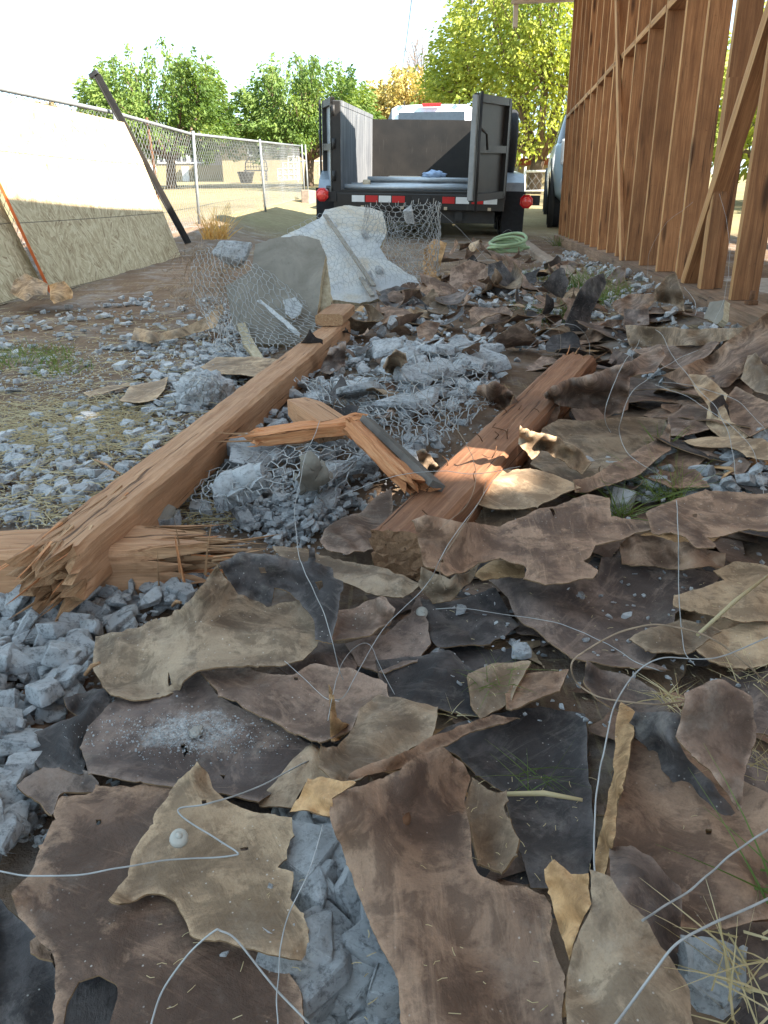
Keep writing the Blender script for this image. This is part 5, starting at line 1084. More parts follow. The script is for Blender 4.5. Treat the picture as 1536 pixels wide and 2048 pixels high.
slab('pale stucco slab lying in the corner under dry grass', [(1358, 1890, .07), (1430, 1900, .075), (1490, 1915, .07), (1482, 1990, .06), (1450, 2022, .05), (1400, 2006, .05), (1365, 1976, .055)], 0, .02, [STUCW, STUC], .001)
slab('long white stucco plate under the wire by the left beam', [(425, 985, .07), (450, 960, .09), (500, 940, .105), (530, 938, .11), (538, 962, .09), (500, 990, .07), (455, 1010, .06), (430, 1012, .06)], 0, .03, [STUCW, STUC], .001)
slab('grey stucco plate standing in the wire below the split board', [(592, 965, .10), (605, 925, .15), (622, 915, .16), (645, 935, .13), (660, 958, .10), (640, 985, .06), (600, 985, .07)], 0, .025, [STUCB, STUC], .001)
slab('flat greenish grey stucco plate beside the cross beam', [(245, 1050, .05), (270, 1030, .06), (330, 1018, .06), (362, 1030, .05), (350, 1048, .045)], 0, .02, [STUCB, STUC], .001)
slab('grey brown slab leaning by the sill behind the brown felt', [(1412, 640, 2.3), (1425, 608, 2.35), (1456, 604, 2.25), (1450, 640, 2.2), (1440, 652, 2.2)], 0, .02, [STUCB, STUCE], .001)

# ---------------------------------------------------------------- rubble
def rock_set(nv, sub, flat):
    # angular broken slabs: hull of jittered points on two rough faces, divided and roughened
    out = []
    for k in range(nv):
        rs = np.random.RandomState(100 + k * 7); n = rs.randint(6, 9); fl = flat * rs.uniform(.6, 1.35); el = rs.uniform(.55, .95); bm = bmesh.new()
        a0 = np.sort(rs.uniform(0, 6.283, n)); tw = rs.normal(0, .12, 2)
        for zz in (-1, 1):
            for a in a0:
                r_ = rs.uniform(.72, 1.05) * (1 if zz < 0 else rs.uniform(.78, 1.0)); x, y = math.cos(a) * r_, math.sin(a) * r_ * el
                bm.verts.new((x, y, zz * fl * rs.uniform(.75, 1.1) + tw[0] * x + tw[1] * y))
        for j in range(4): bm.verts.new((rs.uniform(-.5, .5), rs.uniform(-.4, .4), (1 if j % 2 else -1) * fl * rs.uniform(.95, 1.25)))
        r = bmesh.ops.convex_hull(bm, input=bm.verts[:]); bmesh.ops.delete(bm, geom=list({g for g in r['geom_interior'] + r['geom_unused'] if isinstance(g, bmesh.types.BMVert)}), context='VERTS')
        if sub > 1:
            bmesh.ops.bevel(bm, geom=bm.edges[:], offset=.028, segments=1, affect='EDGES'); bmesh.ops.triangulate(bm, faces=bm.faces[:])
        if sub > 2: bmesh.ops.subdivide_edges(bm, edges=bm.edges[:], cuts=1, use_grid_fill=True); bmesh.ops.triangulate(bm, faces=bm.faces[:])
        bm.normal_update(); bm.verts.index_update()
        for v in bm.verts:
            q = v.co * 2.3 + Vector((k * 5, 0, 0)); e_ = (.06 if sub > 2 else .035) * noise.noise(q) + (.012 * noise.noise(q * 3) + .006 * noise.noise(q * 7) if sub > 2 else 0); v.co += v.normal * e_
        bmesh.ops.recalc_face_normals(bm, faces=bm.faces[:])
        P = np.array([v.co for v in bm.verts]); Fi = np.array([[v.index for v in f.verts] for f in bm.faces]); N = np.array([f.normal for f in bm.faces]); bm.free()
        out.append((P, Fi, ((N[:, 2] > .8) & (k % 2 == 0)).astype(int)))
    return out
ROCK = {1: rock_set(14, 1, .27), 2: rock_set(14, 2, .24), 3: rock_set(14, 3, .25)}
RM = {l: [mesh('stucco_chunk', P, Fi, [STUC, STUCW], I) for P, Fi, I in ROCK[l]] for l in (2, 3)}
def poly_area(p): a = np.array(p); return .5 * abs(np.dot(a[:, 0], np.roll(a[:, 1], 1)) - np.dot(a[:, 1], np.roll(a[:, 0], 1)))
chunks = []
def zone(poly, n, smin, smax, h0, h1, power=2.2, tilt=.35):
    P = np.array(poly, float); mn, mx = P.min(0), P.max(0); w3 = [at(x, y, 0) for x, y in poly]
    xs_, ys_ = [v.x for v in w3], [v.y for v in w3]; wp = [(v.x, v.y) for v in w3]; k = 0; tries = 0
    while k < n and tries < n * 40:
        tries += 1; x, y = random.uniform(min(xs_), max(xs_)), random.uniform(min(ys_), max(ys_))
        if not inside(wp, np.array([[x, y]]))[0]: continue
        s = smin + (smax - smin) * random.random() ** power; h = random.uniform(h0, h1)
        chunks.append((x, y, G(x, y) + h + s * .12, s, random.uniform(0, 6.28), random.gauss(0, tilt), random.gauss(0, tilt), ZL)); k += 1
ZL = None
for ZL, za in (
  ('stucco chunk in the netted heap between the two beams', ([(380, 930), (560, 800), (700, 700), (980, 690), (1010, 780), (860, 940), (760, 1010), (700, 1060), (560, 1100), (470, 1100), (400, 1040)], 900, .014, .07, .0, .028, 2.2)),
  ('broad flat stucco plate in the heap between the beams', ([(430, 960), (600, 830), (720, 730), (960, 710), (980, 780), (840, 930), (740, 1000), (560, 1060)], 34, .10, .19, .018, .04, 1.4, .22)),
  ('small stucco chunk by the cross beam\'s splintered end', ([(470, 1060), (560, 960), (700, 990), (720, 1030), (640, 1090), (540, 1110)], 460, .010, .034, .0, .03, 1.6)),
  ('stucco chunk in the pale bank below the cross beam', ([(-40, 1180), (150, 1150), (420, 1140), (430, 1180), (340, 1240), (200, 1290), (190, 1380), (60, 1480), (60, 1700), (-40, 1800)], 700, .012, .062, .0, .03, 2.0)),
  ('large pale stucco chunk at the picture edge beside the felt', ([(-60, 1240), (180, 1230), (190, 1370), (90, 1460), (70, 1700), (-60, 1800)], 46, .05, .08, .015, .035, 1.2)),
  ('stucco chip on the dirt along the long left beam', ([(-40, 900), (330, 760), (450, 700), (560, 700), (420, 850), (220, 1010), (90, 1050), (-40, 1060)], 1050, .010, .062, .0, .012, 2.4, .2)),
  ('flat stucco chip on the open dirt before the OSB sheet', ([(-40, 640), (300, 590), (470, 640), (500, 700), (330, 770), (-40, 900)], 480, .012, .07, .0, .008, 2.6, .16)),
  ('stucco chip on the dirt near the netted lump', ([(250, 690), (480, 660), (480, 760), (330, 790)], 260, .012, .065, .0, .012, 2.2, .2)),
  ('white stucco chunk in the gap left of the nailed brown sheet', ([(560, 1650), (680, 1680), (760, 1880), (850, 2080), (560, 2080), (620, 1900), (600, 1760)], 150, .018, .06, .0, .03, 1.3)),
  ('big white stucco chunk in the gap near the bottom edge', ([(600, 1760), (690, 1760), (790, 1960), (830, 2080), (600, 2080), (640, 1900)], 14, .065, .09, .025, .04, 1.2, .2)),
  ('stucco chunk between the white slab and the right beam', ([(690, 640), (1050, 560), (1100, 700), (980, 760), (700, 720)], 480, .012, .075, .0, .03, 2.2)),
  ('stucco chip on the gravel between curb and studs', ([(1010, 560), (1190, 490), (1260, 530), (1340, 600), (1200, 640), (1090, 660)], 620, .014, .07, .0, .015, 2.0, .2)),
  ('white stucco chunk beside the grass tuft near the edge', ([(1180, 960), (1330, 900), (1540, 880), (1540, 1000), (1340, 1010), (1230, 1030)], 260, .012, .07, .0, .03, 1.8)),
  ('stucco chunk among felt below the sill', ([(1200, 600), (1440, 600), (1540, 700), (1540, 780), (1250, 760)], 260, .012, .06, .0, .03, 1.8)),
  ('stucco chip on dark felt below the draped brown sheet', ([(860, 1180), (1100, 1240), (1100, 1330), (860, 1330)], 40, .008, .03, .0, .015, 1.8)),
  ('stucco chunk at the foot of the upright grey slab', ([(400, 600), (560, 600), (560, 700), (420, 700)], 200, .014, .07, .0, .02, 2.0))):
    zone(*za)
def vis(c): 
    d = Vector((c[0], c[1], c[2] - H)).length; return c[3] / d
chunks.sort(key=vis, reverse=True)
for k, (x, y, z, s, rz, rx_, ry_, lab_) in enumerate(chunks[:290]):
    lod = 3 if s / math.hypot(x, y, z - H) > .022 else 2; o = obj('stucco_chunk', RM[lod][k % len(RM[lod])], None, (x, y, z), (rx_, ry_, rz)); o.scale = (s * .5, s * .5, min(s * .5, .046))
    tag(o, lab_, 'stucco chunk', 'loose: ' + lab_)
def bake(name, items, lod, label, mats):
    Vs, Fs, Is, n = [], [], [], 0
    for k, (x, y, z, s, rz, rx_, ry_, *_) in enumerate(items):
        P, Fi, I = ROCK[lod][k % 14]; R = np.array((Matrix.Rotation(rz, 3, 'Z') @ Matrix.Rotation(ry_, 3, 'Y') @ Matrix.Rotation(rx_, 3, 'X')))
        Vs.append((P * (1, 1, min(1, .046 / (s * .5)))) @ R.T * (s * .5) + (x, y, z)); Fs.append(Fi + n); Is.append(I); n += len(P)
    o = obj(name, mesh(name, np.concatenate(Vs), np.concatenate(Fs), mats, np.concatenate(Is))); return tag(o, label, None, None, 'stuff')
bake('stucco_rubble', chunks[290:2400], 2, 'bed of smaller broken stucco rubble', [STUC, STUCW])
bake('stucco_rubble', chunks[2400:], 1, 'fine broken stucco rubble', [STUC, STUCW])
grit = []
for px0, py0, px1, py1, n in ((-30, 680, 480, 1060, 4200), (380, 760, 1000, 1110, 1800), (0, 1160, 430, 1700, 1200), (1000, 500, 1340, 660, 900), (560, 1660, 820, 2060, 300), (900, 1000, 1530, 1500, 260)):
    for k in range(n):
        p_ = at(random.uniform(px0, px1), random.uniform(py0, py1), .002); grit.append((p_.x, p_.y, p_.z + (.03 if px0 == 900 else random.uniform(0, .01)), random.uniform(.003, .012), random.uniform(0, 6), random.gauss(0, .3), random.gauss(0, .3)))
bake('gravel', grit, 1, 'fine mortar grit scattered over ground and felt', [STUC, STUCW])
dust = []
for k in range(1500):   # mortar crumbs spilled on the plum sheet
    p_ = at(random.gauss(375, 80) + random.choice((-60, 0, 0, 50)), random.gauss(1470, 22), .052); dust.append((p_.x, p_.y, p_.z + random.uniform(-.004, .003), random.choice((.0006, .0008, .001, .0013, .0018, .003)), random.uniform(0, 6), 0, 0))
bake('mortar_dust', dust, 1, 'white mortar crumbs spilled on the dark plum felt', [STUCW, STUCW])

# ---------------------------------------------------------------- stucco netting (hexagon wire)
def hexnet(name, label, ctrl, nu, nv, r=.0011, jit=.008, hole=0.0, seed=1, mat=WIRE):
    # ctrl: rows of points spanning the net; nu x nv cells
    C = np.array([[tuple(p) for p in row] for row in ctrl], float); R_, K_ = C.shape[:2]
    def pt(u, v):
        u = min(max(u, 0), 1) * (K_ - 1); v = min(max(v, 0), 1) * (R_ - 1); i, j = min(int(u), K_ - 2), min(int(v), R_ - 2); fu, fv = u - i, v - j
        p = (C[j, i] * (1 - fu) + C[j, i + 1] * fu) * (1 - fv) + (C[j + 1, i] * (1 - fu) + C[j + 1, i + 1] * fu) * fv
        n_ = noise.noise_vector((p[0] * 6 + seed, p[1] * 6, p[2] * 6)) * jit * 2.2 + noise.noise_vector((u * 9, v * 9, seed)) * jit; return Vector(p) + n_
    V = []; Fc = []
    def seg(a, b, rr):
        d = b - a
        if d.length < 1e-5: return
        d.normalize(); s = d.cross(Vector((.3, .2, .93))); s.normalize(); q = d.cross(s); n = len(V)
        for e in (a, b):
            for k in range(3): g = 2.094 * k; V.append(tuple(e + (s * math.cos(g) + q * math.sin(g)) * rr))
        for k in range(3): k2 = (k + 1) % 3; Fc.append([n + k, n + k2, n + 3 + k2, n + 3 + k])
    for j in range(nv):
        for i in range(nu):
            u0, v0 = (i + .5 * (j % 2)) / nu, j / nv; du, dv = .5 / nu, 1 / nv
            A, B, D, E_ = pt(u0, v0 + dv * .33), pt(u0 + du, v0), pt(u0 + 2 * du, v0 + dv * .33), pt(u0, v0 + dv * 1.0)
            if noise.noise((i * .35, j * .35, seed)) > 1 - hole * 2: continue
            seg(A, B, r * .85); seg(B, D, r * .85); seg(A, E_, r * 1.2)
    o = obj(name, mesh(name, V, Fc, [mat], smooth=True)); return tag(o, label, 'wire netting', 'hexagon wire netting')
def rows(*rr): return [[A3(*p) for p in r] for r in rr]
# roll standing beside the white slab (closed round a rough cylinder)
cy_a, cy_b = at(765, 560, .02), at(830, 560, .02); cc = []
for j in range(5):
    row = []
    for i in range(13):
        u = i / 12 * math.pi * 1.75 + 2.6; z = j / 4
        c0 = at(700 + 35 * z, 585, .0).lerp(at(800, 575, .0), .5); R0 = .24 - .03 * z
        row.append(Vector((c0.x + .12 + R0 * math.cos(u), c0.y + .1 + .2 * math.sin(u), c0.z + .02 + z * .43)))
    cc.append(row)
hexnet('wire_netting', 'open roll of hexagon wire netting beside the white slab, before the trailer', cc, 28, 16, .0016, .012, 0, 2)
hexnet('wire_netting', 'netting draped down across the upright grey slab to the left beam', rows(
    [(395, 500, 3.3), (450, 490, 3.0), (520, 535, 2.95), (600, 590, 2.9)], [(380, 545, 3.2), (448, 560, 2.95), (520, 600, 2.85), (640, 650, 2.8)],
    [(400, 620, 3.1), (450, 630, 2.9), (540, 660, 2.75), (690, 690, 2.65)], [(430, 700, 2.7), (480, 705, 2.65), (560, 700, 2.65), (700, 705, 2.6)]), 20, 17, .0014, .010, 0, 5)
hexnet('wire_netting', 'netting stretched over the face of the white slab', rows(
    [(575, 466, 4.3), (650, 420, 4.48), (765, 416, 4.48), (800, 440, 4.4)], [(640, 505, 4.15), (690, 480, 4.2), (765, 480, 4.3), (820, 520, 4.2)],
    [(660, 580, 3.8), (720, 570, 3.85), (780, 560, 3.98), (850, 580, 3.9)]), 20, 15, .0011, .012, .1, 31)
hexnet('wire_netting', 'crumpled rusty netting on the dirt left of the grey slab', rows(
    [(345, 500, 5.5), (400, 490, 4.6), (450, 500, 3.6), (480, 520, 3.4)], [(330, 545, 5), (390, 540, 4.4), (440, 550, 3.5), (460, 580, 3.2)],
    [(350, 610, 3.7), (400, 620, 3.5), (440, 640, 3.2), (470, 660, 3.0)]), 22, 14, .0013, .03, .1, 9, WIRE_R)
hexnet('wire_netting', 'netting spread over the middle rubble beside the right beam', rows(
    [(600, 770, .06), (700, 745, .06), (830, 715, .07), (960, 700, .07)], [(620, 810, .06), (720, 795, .06), (860, 760, .085), (985, 740, .07)],
    [(700, 850, .055), (780, 840, .06), (880, 815, .075), (985, 790, .06)], [(740, 880, .05), (820, 880, .05), (890, 860, .055), (960, 840, .05)]), 21, 14, .0012, .016, .1, 12)
hexnet('wire_netting', 'loose netting over pale plates right of the cross beam', rows(
    [(390, 935, .06), (500, 905, .07), (620, 885, .08), (745, 870, .08)], [(380, 985, .06), (480, 965, .085), (600, 935, .11), (740, 915, .08)],
    [(400, 1030, .05), (500, 1015, .065), (620, 1000, .07), (700, 985, .055)]), 15, 7, .0012, .012, 0, 15)
hexnet('wire_netting', 'netting wrapped round a pale lump on the dirt left of the long beam', rows(
    [(360, 790, .01), (385, 745, .10), (420, 735, .10), (455, 780, .02)], [(365, 800, .03), (390, 765, .12), (425, 760, .11), (458, 795, .02)],
    [(360, 812, .01), (395, 805, .04), (430, 805, .04), (455, 808, .01)]), 8, 6, .0013, .006, 0, 21)
bm = bmesh.new(); bmesh.ops.create_icosphere(bm, subdivisions=4, radius=1)
for v in bm.verts:
    d_ = noise.voronoi(v.co * 2.4)[0]; v.co = v.co * (1.06 - .45 * d_[0] + .05 * noise.noise(v.co * 9))
bm.verts.index_update(); LM = mesh('stucco_lump', [tuple(v.co) for v in bm.verts], [[v.index for v in f.verts] for f in bm.faces], [STUC]); bm.free()
lump = obj('stucco_lump', LM, None, at(410, 790, .035), (0, 0, .4)); lump.scale = (.095, .075, .072); tag(lump, 'grey lump of stucco wrapped in netting left of the long beam', 'stucco chunk')
lump = obj('stucco_lump', RM[3][7], None, at_y(462, 505, 3.5), (.4, .3, 1.4)); lump.scale = (.13, .10, .22); tag(lump, 'pale crumbling stucco lump caught in netting behind the grey slab', 'stucco chunk')
for k, (px, py, h_, s) in enumerate(((665, 452, 4.5, .06), (730, 470, 4.4, .05), (762, 548, 4.1, .07), (740, 560, 4.0, .06), (818, 432, 4.3, .07))):
    o = obj('stucco_flake', RM[3][k], None, at_y(px, py, h_), (.5 + k, 1.1, .4 * k)); o.scale = (s * .8, s * .45, s); tag(o, ['tan flake hanging at the top of the white slab', 'curled tan flake lying on the white slab', 'tan curled scrap tangled in wire below the white slab', 'small tan flake next to the tangled scrap below the white slab', 'pale flake caught at the top of the netting roll'][k], 'stucco flake')

# ---------------------------------------------------------------- loose wires
def smooth(pts, n=9):
    P = [Vector(p) for p in pts]; P = [P[0] * 2 - P[1]] + P + [P[-1] * 2 - P[-2]]; out = []
    for i in range(1, len(P) - 2):
        for k in range(n):
            t_ = k / n; a, b, c, d = P[i - 1:i + 3]
            out.append(.5 * ((2 * b) + (c - a) * t_ + (2 * a - 5 * b + 4 * c - d) * t_ ** 2 + (3 * b - a - 3 * c + d) * t_ ** 3))
    return out + [P[-2]]
WT = '''long thin wire slanting over the cross beam and olive tan felt|g|.0012|640,840,.20 610,920,.17 590,1000,.15 588,1050,.14 605,1130,.14 640,1210,.12 660,1270,.11 680,1330,.08 690,1360,.06
thin wire bent in a V beside the felt spike|g|.0010|1000,940,.2 900,1090,.18 850,1170,.12 770,1260,.09 720,1340,.08 690,1390,.09 668,1400,.115
wire running down the olive tan sheet's edge to the spike|g|.0009|568,1322,.09 600,1350,.08 650,1393,.08 680,1400,.08
grey wire crossing the tan capped felt in a sharp bend|g|.0017|-20,1737,.09 50,1750,.09 130,1752,.09 230,1738,.09 300,1725,.085 400,1712,.08 470,1707,.08 478,1700,.08 440,1672,.08 358,1618,.08 420,1600,.085 520,1570,.07 620,1520,.06
thick grey wire arching over the bottom sheets|g|.0017|300,2080,.07 325,1985,.08 370,1910,.10 420,1865,.115 435,1864,.115 470,1885,.11 540,1970,.09 625,2060,.08
thin wire hanging over the white chunks to the bottom edge|g|.0011|648,1650,.12 620,1740,.11 575,1830,.10 562,1900,.09 560,1980,.09 563,2080,.09
bright wire dropping past the rolled felt|g|.0017|1545,1270,.16 1420,1315,.15 1330,1320,.15 1270,1350,.14 1230,1420,.13 1210,1500,.12 1195,1600,.11 1186,1700,.10 1187,1748,.10
thick tan wire loop around the dark brown felt piece|r|.0022|1545,1375,.10 1500,1330,.14 1440,1280,.16 1370,1255,.17 1300,1252,.17 1220,1275,.16 1160,1305,.15 1140,1330,.14 1150,1360,.12 1190,1390,.11 1240,1402,.11 1310,1410,.11 1370,1405,.10
thin wire lying across the plum sheet toward the loop|g|.0011|870,1218,.06 960,1222,.065 1060,1235,.06 1150,1260,.07 1210,1285,.08 1270,1325,.1 1320,1345,.1
straight thin wire standing over the brown sheets|g|.0012|1350,1000,.22 1360,1060,.20 1358,1150,.15 1362,1230,.11 1366,1300,.08 1385,1330,.07
grey wire slanting from the edge to the olive fold|g|.0017|1545,1660,.12 1480,1700,.12 1400,1760,.12 1320,1820,.125 1290,1843,.13
long grey wire slanting down to the bottom edge|g|.0019|1545,1795,.14 1450,1840,.14 1370,1890,.14 1320,1940,.13 1260,2010,.12 1210,2080,.12
pale wire curling above the long beam's felt|g|.0014|1280,680,.22 1240,740,.22 1215,800,.18 1210,840,.14 1220,865,.10
pale wire looping over the grey arching felt|g|.0014|1395,700,.20 1330,735,.20 1270,780,.19 1245,830,.16 1240,870,.12 1260,910,.10 1310,945,.08 1345,965,.07
zigzag wire above the folded olive strip|g|.0014|1310,660,.18 1322,670,.18 1335,695,.17 1350,720,.15 1390,770,.13 1440,830,.12 1465,900,.10 1470,950,.08
thin wire arc at the edge over the pale draped strip|g|.0011|1310,770,.16 1370,790,.16 1430,830,.15 1490,880,.12 1520,940,.10 1530,990,.08
second thin wire arc over the pale draped strip|g|.0010|1320,765,.18 1400,775,.18 1470,800,.17 1520,850,.14 1545,900,.12
wire bow springing from the felt by the sill|g|.0012|1230,592,3.4 1250,600,3.2 1262,640,2.9 1265,690,2.6 1268,750,2.3
thin wire hanging from the stud beside the brace|g|.0010|1438,388,2.45 1452,440,2.42 1460,500,2.38 1458,545,2.3 1448,600,2.2 1430,640,2.2
thin wire leaning on the studs|g|.0009|1385,405,2.75 1330,450,3.1 1300,500,3.2 1295,540,3.2 1290,590,3.1
white wire stub curving at the sill beside the brace|g|.0022|1368,575,2.68 1385,595,2.6 1393,620,2.5 1390,630,2.45
thin wire across the right beam's near half|r|.0010|800,740,.14 860,800,.14 930,880,.19 950,940,.19 938,1000,.17 880,1060,.17
thin wire crossing from the netting to the beam|g|.0010|660,1000,.12 760,960,.14 860,940,.16 960,945,.2 1040,930,.18
wire arcs springing from the netting in front of the trailer|g|.0018|820,520,4.4 850,450,4.4 862,415,4.4 900,440,4.4 940,480,4.4 975,520,4.5
second wire arc before the trailer|g|.0016|860,418,4.4 858,450,4.4 862,500,4.4 868,540,4.4
thin wire by the green hose before the trailer wheel|g|.0014|880,600,4.0 950,520,4.8 1000,470,5.5 1020,460,6 1030,480,6.5
thin wire on the plum piece by the small hole|g|.0009|660,1440,.1 672,1370,.12 700,1300,.08 740,1290,.06 790,1390,.05
thin dark wire beside the right beam's end face|r|.0010|890,1180,.10 880,1130,.12 910,1080,.16 960,1000,.2 975,960,.2
fine wire tangle strand left of the standing black felt|r|.0012|1000,640,.06 1060,620,.10 1110,650,.10 1120,700,.06 1080,720,.04
fine wire strand looping over the black curl's foot|g|.0012|1050,700,.06 1100,660,.12 1150,650,.16 1180,690,.10 1170,740,.06'''
for row in WT.split('\n'):
    lab, k_, r_, ps = row.split('|'); pts = smooth([A3(*[float(v) for v in q.split(',')]) for q in ps.split()])
    pts = [p_ + noise.noise_vector(p_ * 40) * .0009 + noise.noise_vector(p_ * 13) * .004 for p_ in pts]
    o = MB().tube(pts, float(r_) * .42, 6).build('loose_wire', WIRE if k_ == 'g' else WIRE_R); tag(o, lab, 'wire', 'loose wires over the debris')

# ---------------------------------------------------------------- small finds
WAS = plain('white_cap', (.42, .40, .35), .6, .3)
def cap(name, label, px, py, h, R, mat, cat, tilt=(0, 0, 0)):
    p_ = at(px, py, h); o = thing(name, label, cat, mw=Matrix.Translation(p_) @ Matrix.Rotation(tilt[0], 4, 'X') @ Matrix.Rotation(tilt[1], 4, 'Y'))
    MB().lathe([(0, .002), (R * .5, .0025), (R * .9, .001), (R, -.002), (R, -.004), (0, -.004)], 20, Matrix.Rotation(rad(-90), 4, 'Y')).build('washer', mat, o)
    MB().lathe([(0, .0045), (R * .3, .004), (R * .36, .003), (R * .36, .0), (0, 0)], 12, Matrix.Rotation(rad(-90), 4, 'Y')).build('nail_head', RUST if mat is RUST else WAS, o); return o
cap('nail_washer', 'round rusty nail washer in the large brown felt sheet', 800, 1632, .092, .009, RUST, 'washer', (.15, 0, 0))
cap('bottle_top', 'round white plastic cap on the tan felt piece', 358, 1674, .084, .0075, WAS, 'cap', (.35, .2, 0))
cap('bottle_top', 'small white cap lying on dark felt below the draped brown sheet', 845, 1224, .035, .008, WAS, 'cap', (.8, .3, 0))
o = obj('mud_clod', RM[3][2], None, at(395, 1462, .05), (0, 0, 1)); o.scale = (.012, .012, .014); o.data = o.data.copy(); o.data.materials.clear(); o.data.materials.append(CONC); tag(o, 'small brown clod of mud on the dusty plum felt', 'clod')
for k, (px, py, h_, s, lab) in enumerate(((1258, 1232, .045, .014, 'pale stone chip right of centre on the plum sheet'), (1163, 1190, .04, .010, 'small pale stone chip near the draped sheet\'s torn edge'), (540, 1771, .078, .006, 'tiny white chip on the tan felt piece'), (450, 1908, .06, .006, 'tiny tan chip below the tan felt piece'), (920, 1218, .03, .018, 'grey stone chip beside the small white cap'), (1040, 1300, .03, .03, 'rough grey stucco lump under the plum sheet\'s corner'))):
    o = obj('stone_chip', RM[3][(k * 3) % 10], None, at(px, py, h_), (.2, .1, k)); o.scale = (s * .7, s * .7, s * .7); tag(o, lab, 'stone chip')
# green garden hose coil
HOSE = plain('green_hose', (.27, .36, .20), .5, .4, 0, .15); c = at(1015, 512, .02); pts = []
for k in range(150):
    u = k / 149 * 6.283 * 5.2; rr = .13 + .025 * math.sin(u * .37) + .02 * math.sin(u * 1.7); pts.append(c + Vector((rr * math.cos(u) * 1.1, rr * math.sin(u) * .8, .03 + .06 * abs(math.sin(u * .31)) + .10 * (.5 + .5 * math.sin(u + .4)) * (.5 + .5 * math.sin(u * .21)) )))
o = MB().tube(pts, .012, 8).build('garden_hose', HOSE); tag(o, 'coiled pale green garden hose beside the curb', 'hose')
# curb edging curving toward the studs
cpts = smooth([at(1048, 478, .05), at(1075, 500, .05), at(1110, 520, .05), at(1155, 545, .05), at(1210, 575, .03)], 8)
mb = MB()
for i in range(len(cpts) - 1): pass
V = []; Fc = []
for i, p_ in enumerate(cpts):
    t_ = (cpts[min(i + 1, len(cpts) - 1)] - cpts[max(i - 1, 0)]).normalized(); s_ = Vector((t_.y, -t_.x, 0)).normalized()
    for dx, dz in ((-.05, -.2), (-.047, .01), (-.03, .025), (.03, .025), (.047, .01), (.05, -.2)): V.append(p_ + s_ * dx + Vector((0, 0, dz - .025 + .012 * noise.noise(p_ * 9))))
for i in range(len(cpts) - 1):
    for k in range(5): Fc.append([i * 6 + k, i * 6 + k + 1, i * 6 + 7 + k, i * 6 + 6 + k])
Fc += [list(range(6)), [(len(cpts) - 1) * 6 + k for k in range(6)][::-1]]; mb.add(V, Fc); o = mb.build('curb_edging', KERB); tag(o, 'pinkish concrete curb edging running to the stud wall', 'curb')
# plastic bits by the fence
o = obj('plastic_cup', RM[3][5], None, at(597, 430, .03)); o.scale = (.09, .05, .05); o.data = o.data.copy(); o.data.materials.clear(); o.data.materials.append(WHITE); tag(o, 'white plastic litter on the ground by the low wall', 'litter')

# ---------------------------------------------------------------- felt scraps filling the far heap
def scrap_mesh(k):
    rs = random.Random(k + 500); n = rs.randint(6, 9); lx, ly = rs.uniform(70, 115), rs.uniform(30, 80); J = lambda v: v * rs.uniform(.6, 1.15)
    ol = [(-J(lx), -J(ly)), (-J(lx) * .2, -J(ly) * rs.choice((.5, 1))), (J(lx), -J(ly)), (J(lx) * .9, J(ly) * .2), (J(lx), J(ly)), (J(lx) * .3, J(ly) * rs.choice((.35, 1))), (-J(lx) * .4, J(ly)), (-J(lx), J(ly) * .7)]
    P, T = tri2d(ragged(ol, 5, 5, k + .5), [], 17); ra = rs.uniform(.5, 1.6); ang = rs.uniform(0, 3.14); V = []
    for x, y in P / 100.0:
        a = x * math.cos(ang) + y * math.sin(ang); b = -x * math.sin(ang) + y * math.cos(ang); th = a / ra
        V.append((ra * math.sin(th), b, ra * (1 - math.cos(th)) * (1 if k % 3 else -1) + .05 * noise.noise((x * 3, y * 3, k))))
    a = np.array(V)[T]
    if np.cross(a[:, 1] - a[:, 0], a[:, 2] - a[:, 0])[:, 2].sum() < 0: T = T[:, ::-1]
    return thick('felt_scrap', V, T, .018, [list(FELT.values())[[0, 1, 5, 2, 4, 3, 0, 5, 1, 6, 4, 0][k % 12]], RIM])
SCR = [scrap_mesh(k) for k in range(24)]
def scraps(poly, n, s0, s1, h0, h1, tilt, label, fz=1.0):
    w3 = [at(x, y, 0) for x, y in poly]; wp = [(v.x, v.y) for v in w3]; k = 0
    while k < n:
        x, y = random.uniform(min(v[0] for v in wp), max(v[0] for v in wp)), random.uniform(min(v[1] for v in wp), max(v[1] for v in wp))
        if not inside(wp, np.array([[x, y]]))[0]: continue
        s = random.uniform(s0, s1); o = obj('felt_scrap', random.choice(SCR), None, (x, y, G(x, y) + random.uniform(h0, h1)), (random.gauss(0, tilt), random.gauss(0, tilt), random.uniform(0, 6.28))); o.scale = (s, s * random.uniform(.6, 1), s * fz)
        tag(o, label, 'felt scrap', 'scraps: ' + label); k += 1
scraps([(700, 640), (900, 570), (1120, 540), (1180, 640), (1120, 700), (960, 720), (720, 690)], 85, .05, .15, .02, .07, .35, 'crumpled dark felt scrap in the far heap below the trailer')
scraps([(860, 500), (1020, 490), (1080, 560), (900, 580)], 26, .07, .16, .03, .09, .5, 'crumpled felt scrap under the back of the trailer')
scraps([(1060, 660), (1300, 640), (1545, 640), (1545, 960), (1200, 1010), (1000, 1000), (1080, 820)], 60, .06, .17, .01, .035, .12, 'felt scrap buried between the larger sheets beside the studs', .5)
scraps([(860, 1040), (1545, 980), (1545, 1500), (1000, 1500), (700, 1330), (700, 1230)], 60, .05, .14, .003, .014, .05, 'dark felt layer showing in gaps between the big sheets', .12)
scraps([(30, 1480), (560, 1380), (700, 1480), (1545, 1480), (1545, 2060), (860, 2060), (640, 1640), (560, 1640), (560, 2060), (60, 2060)], 90, .05, .13, .002, .012, .04, 'dark bottom layer of felt below the foreground sheets', .1)
scraps([(560, 720), (760, 690), (1000, 700), (1000, 860), (760, 980), (640, 860)], 16, .03, .07, .04, .08, .4, 'small felt scrap mixed into the netted rubble')
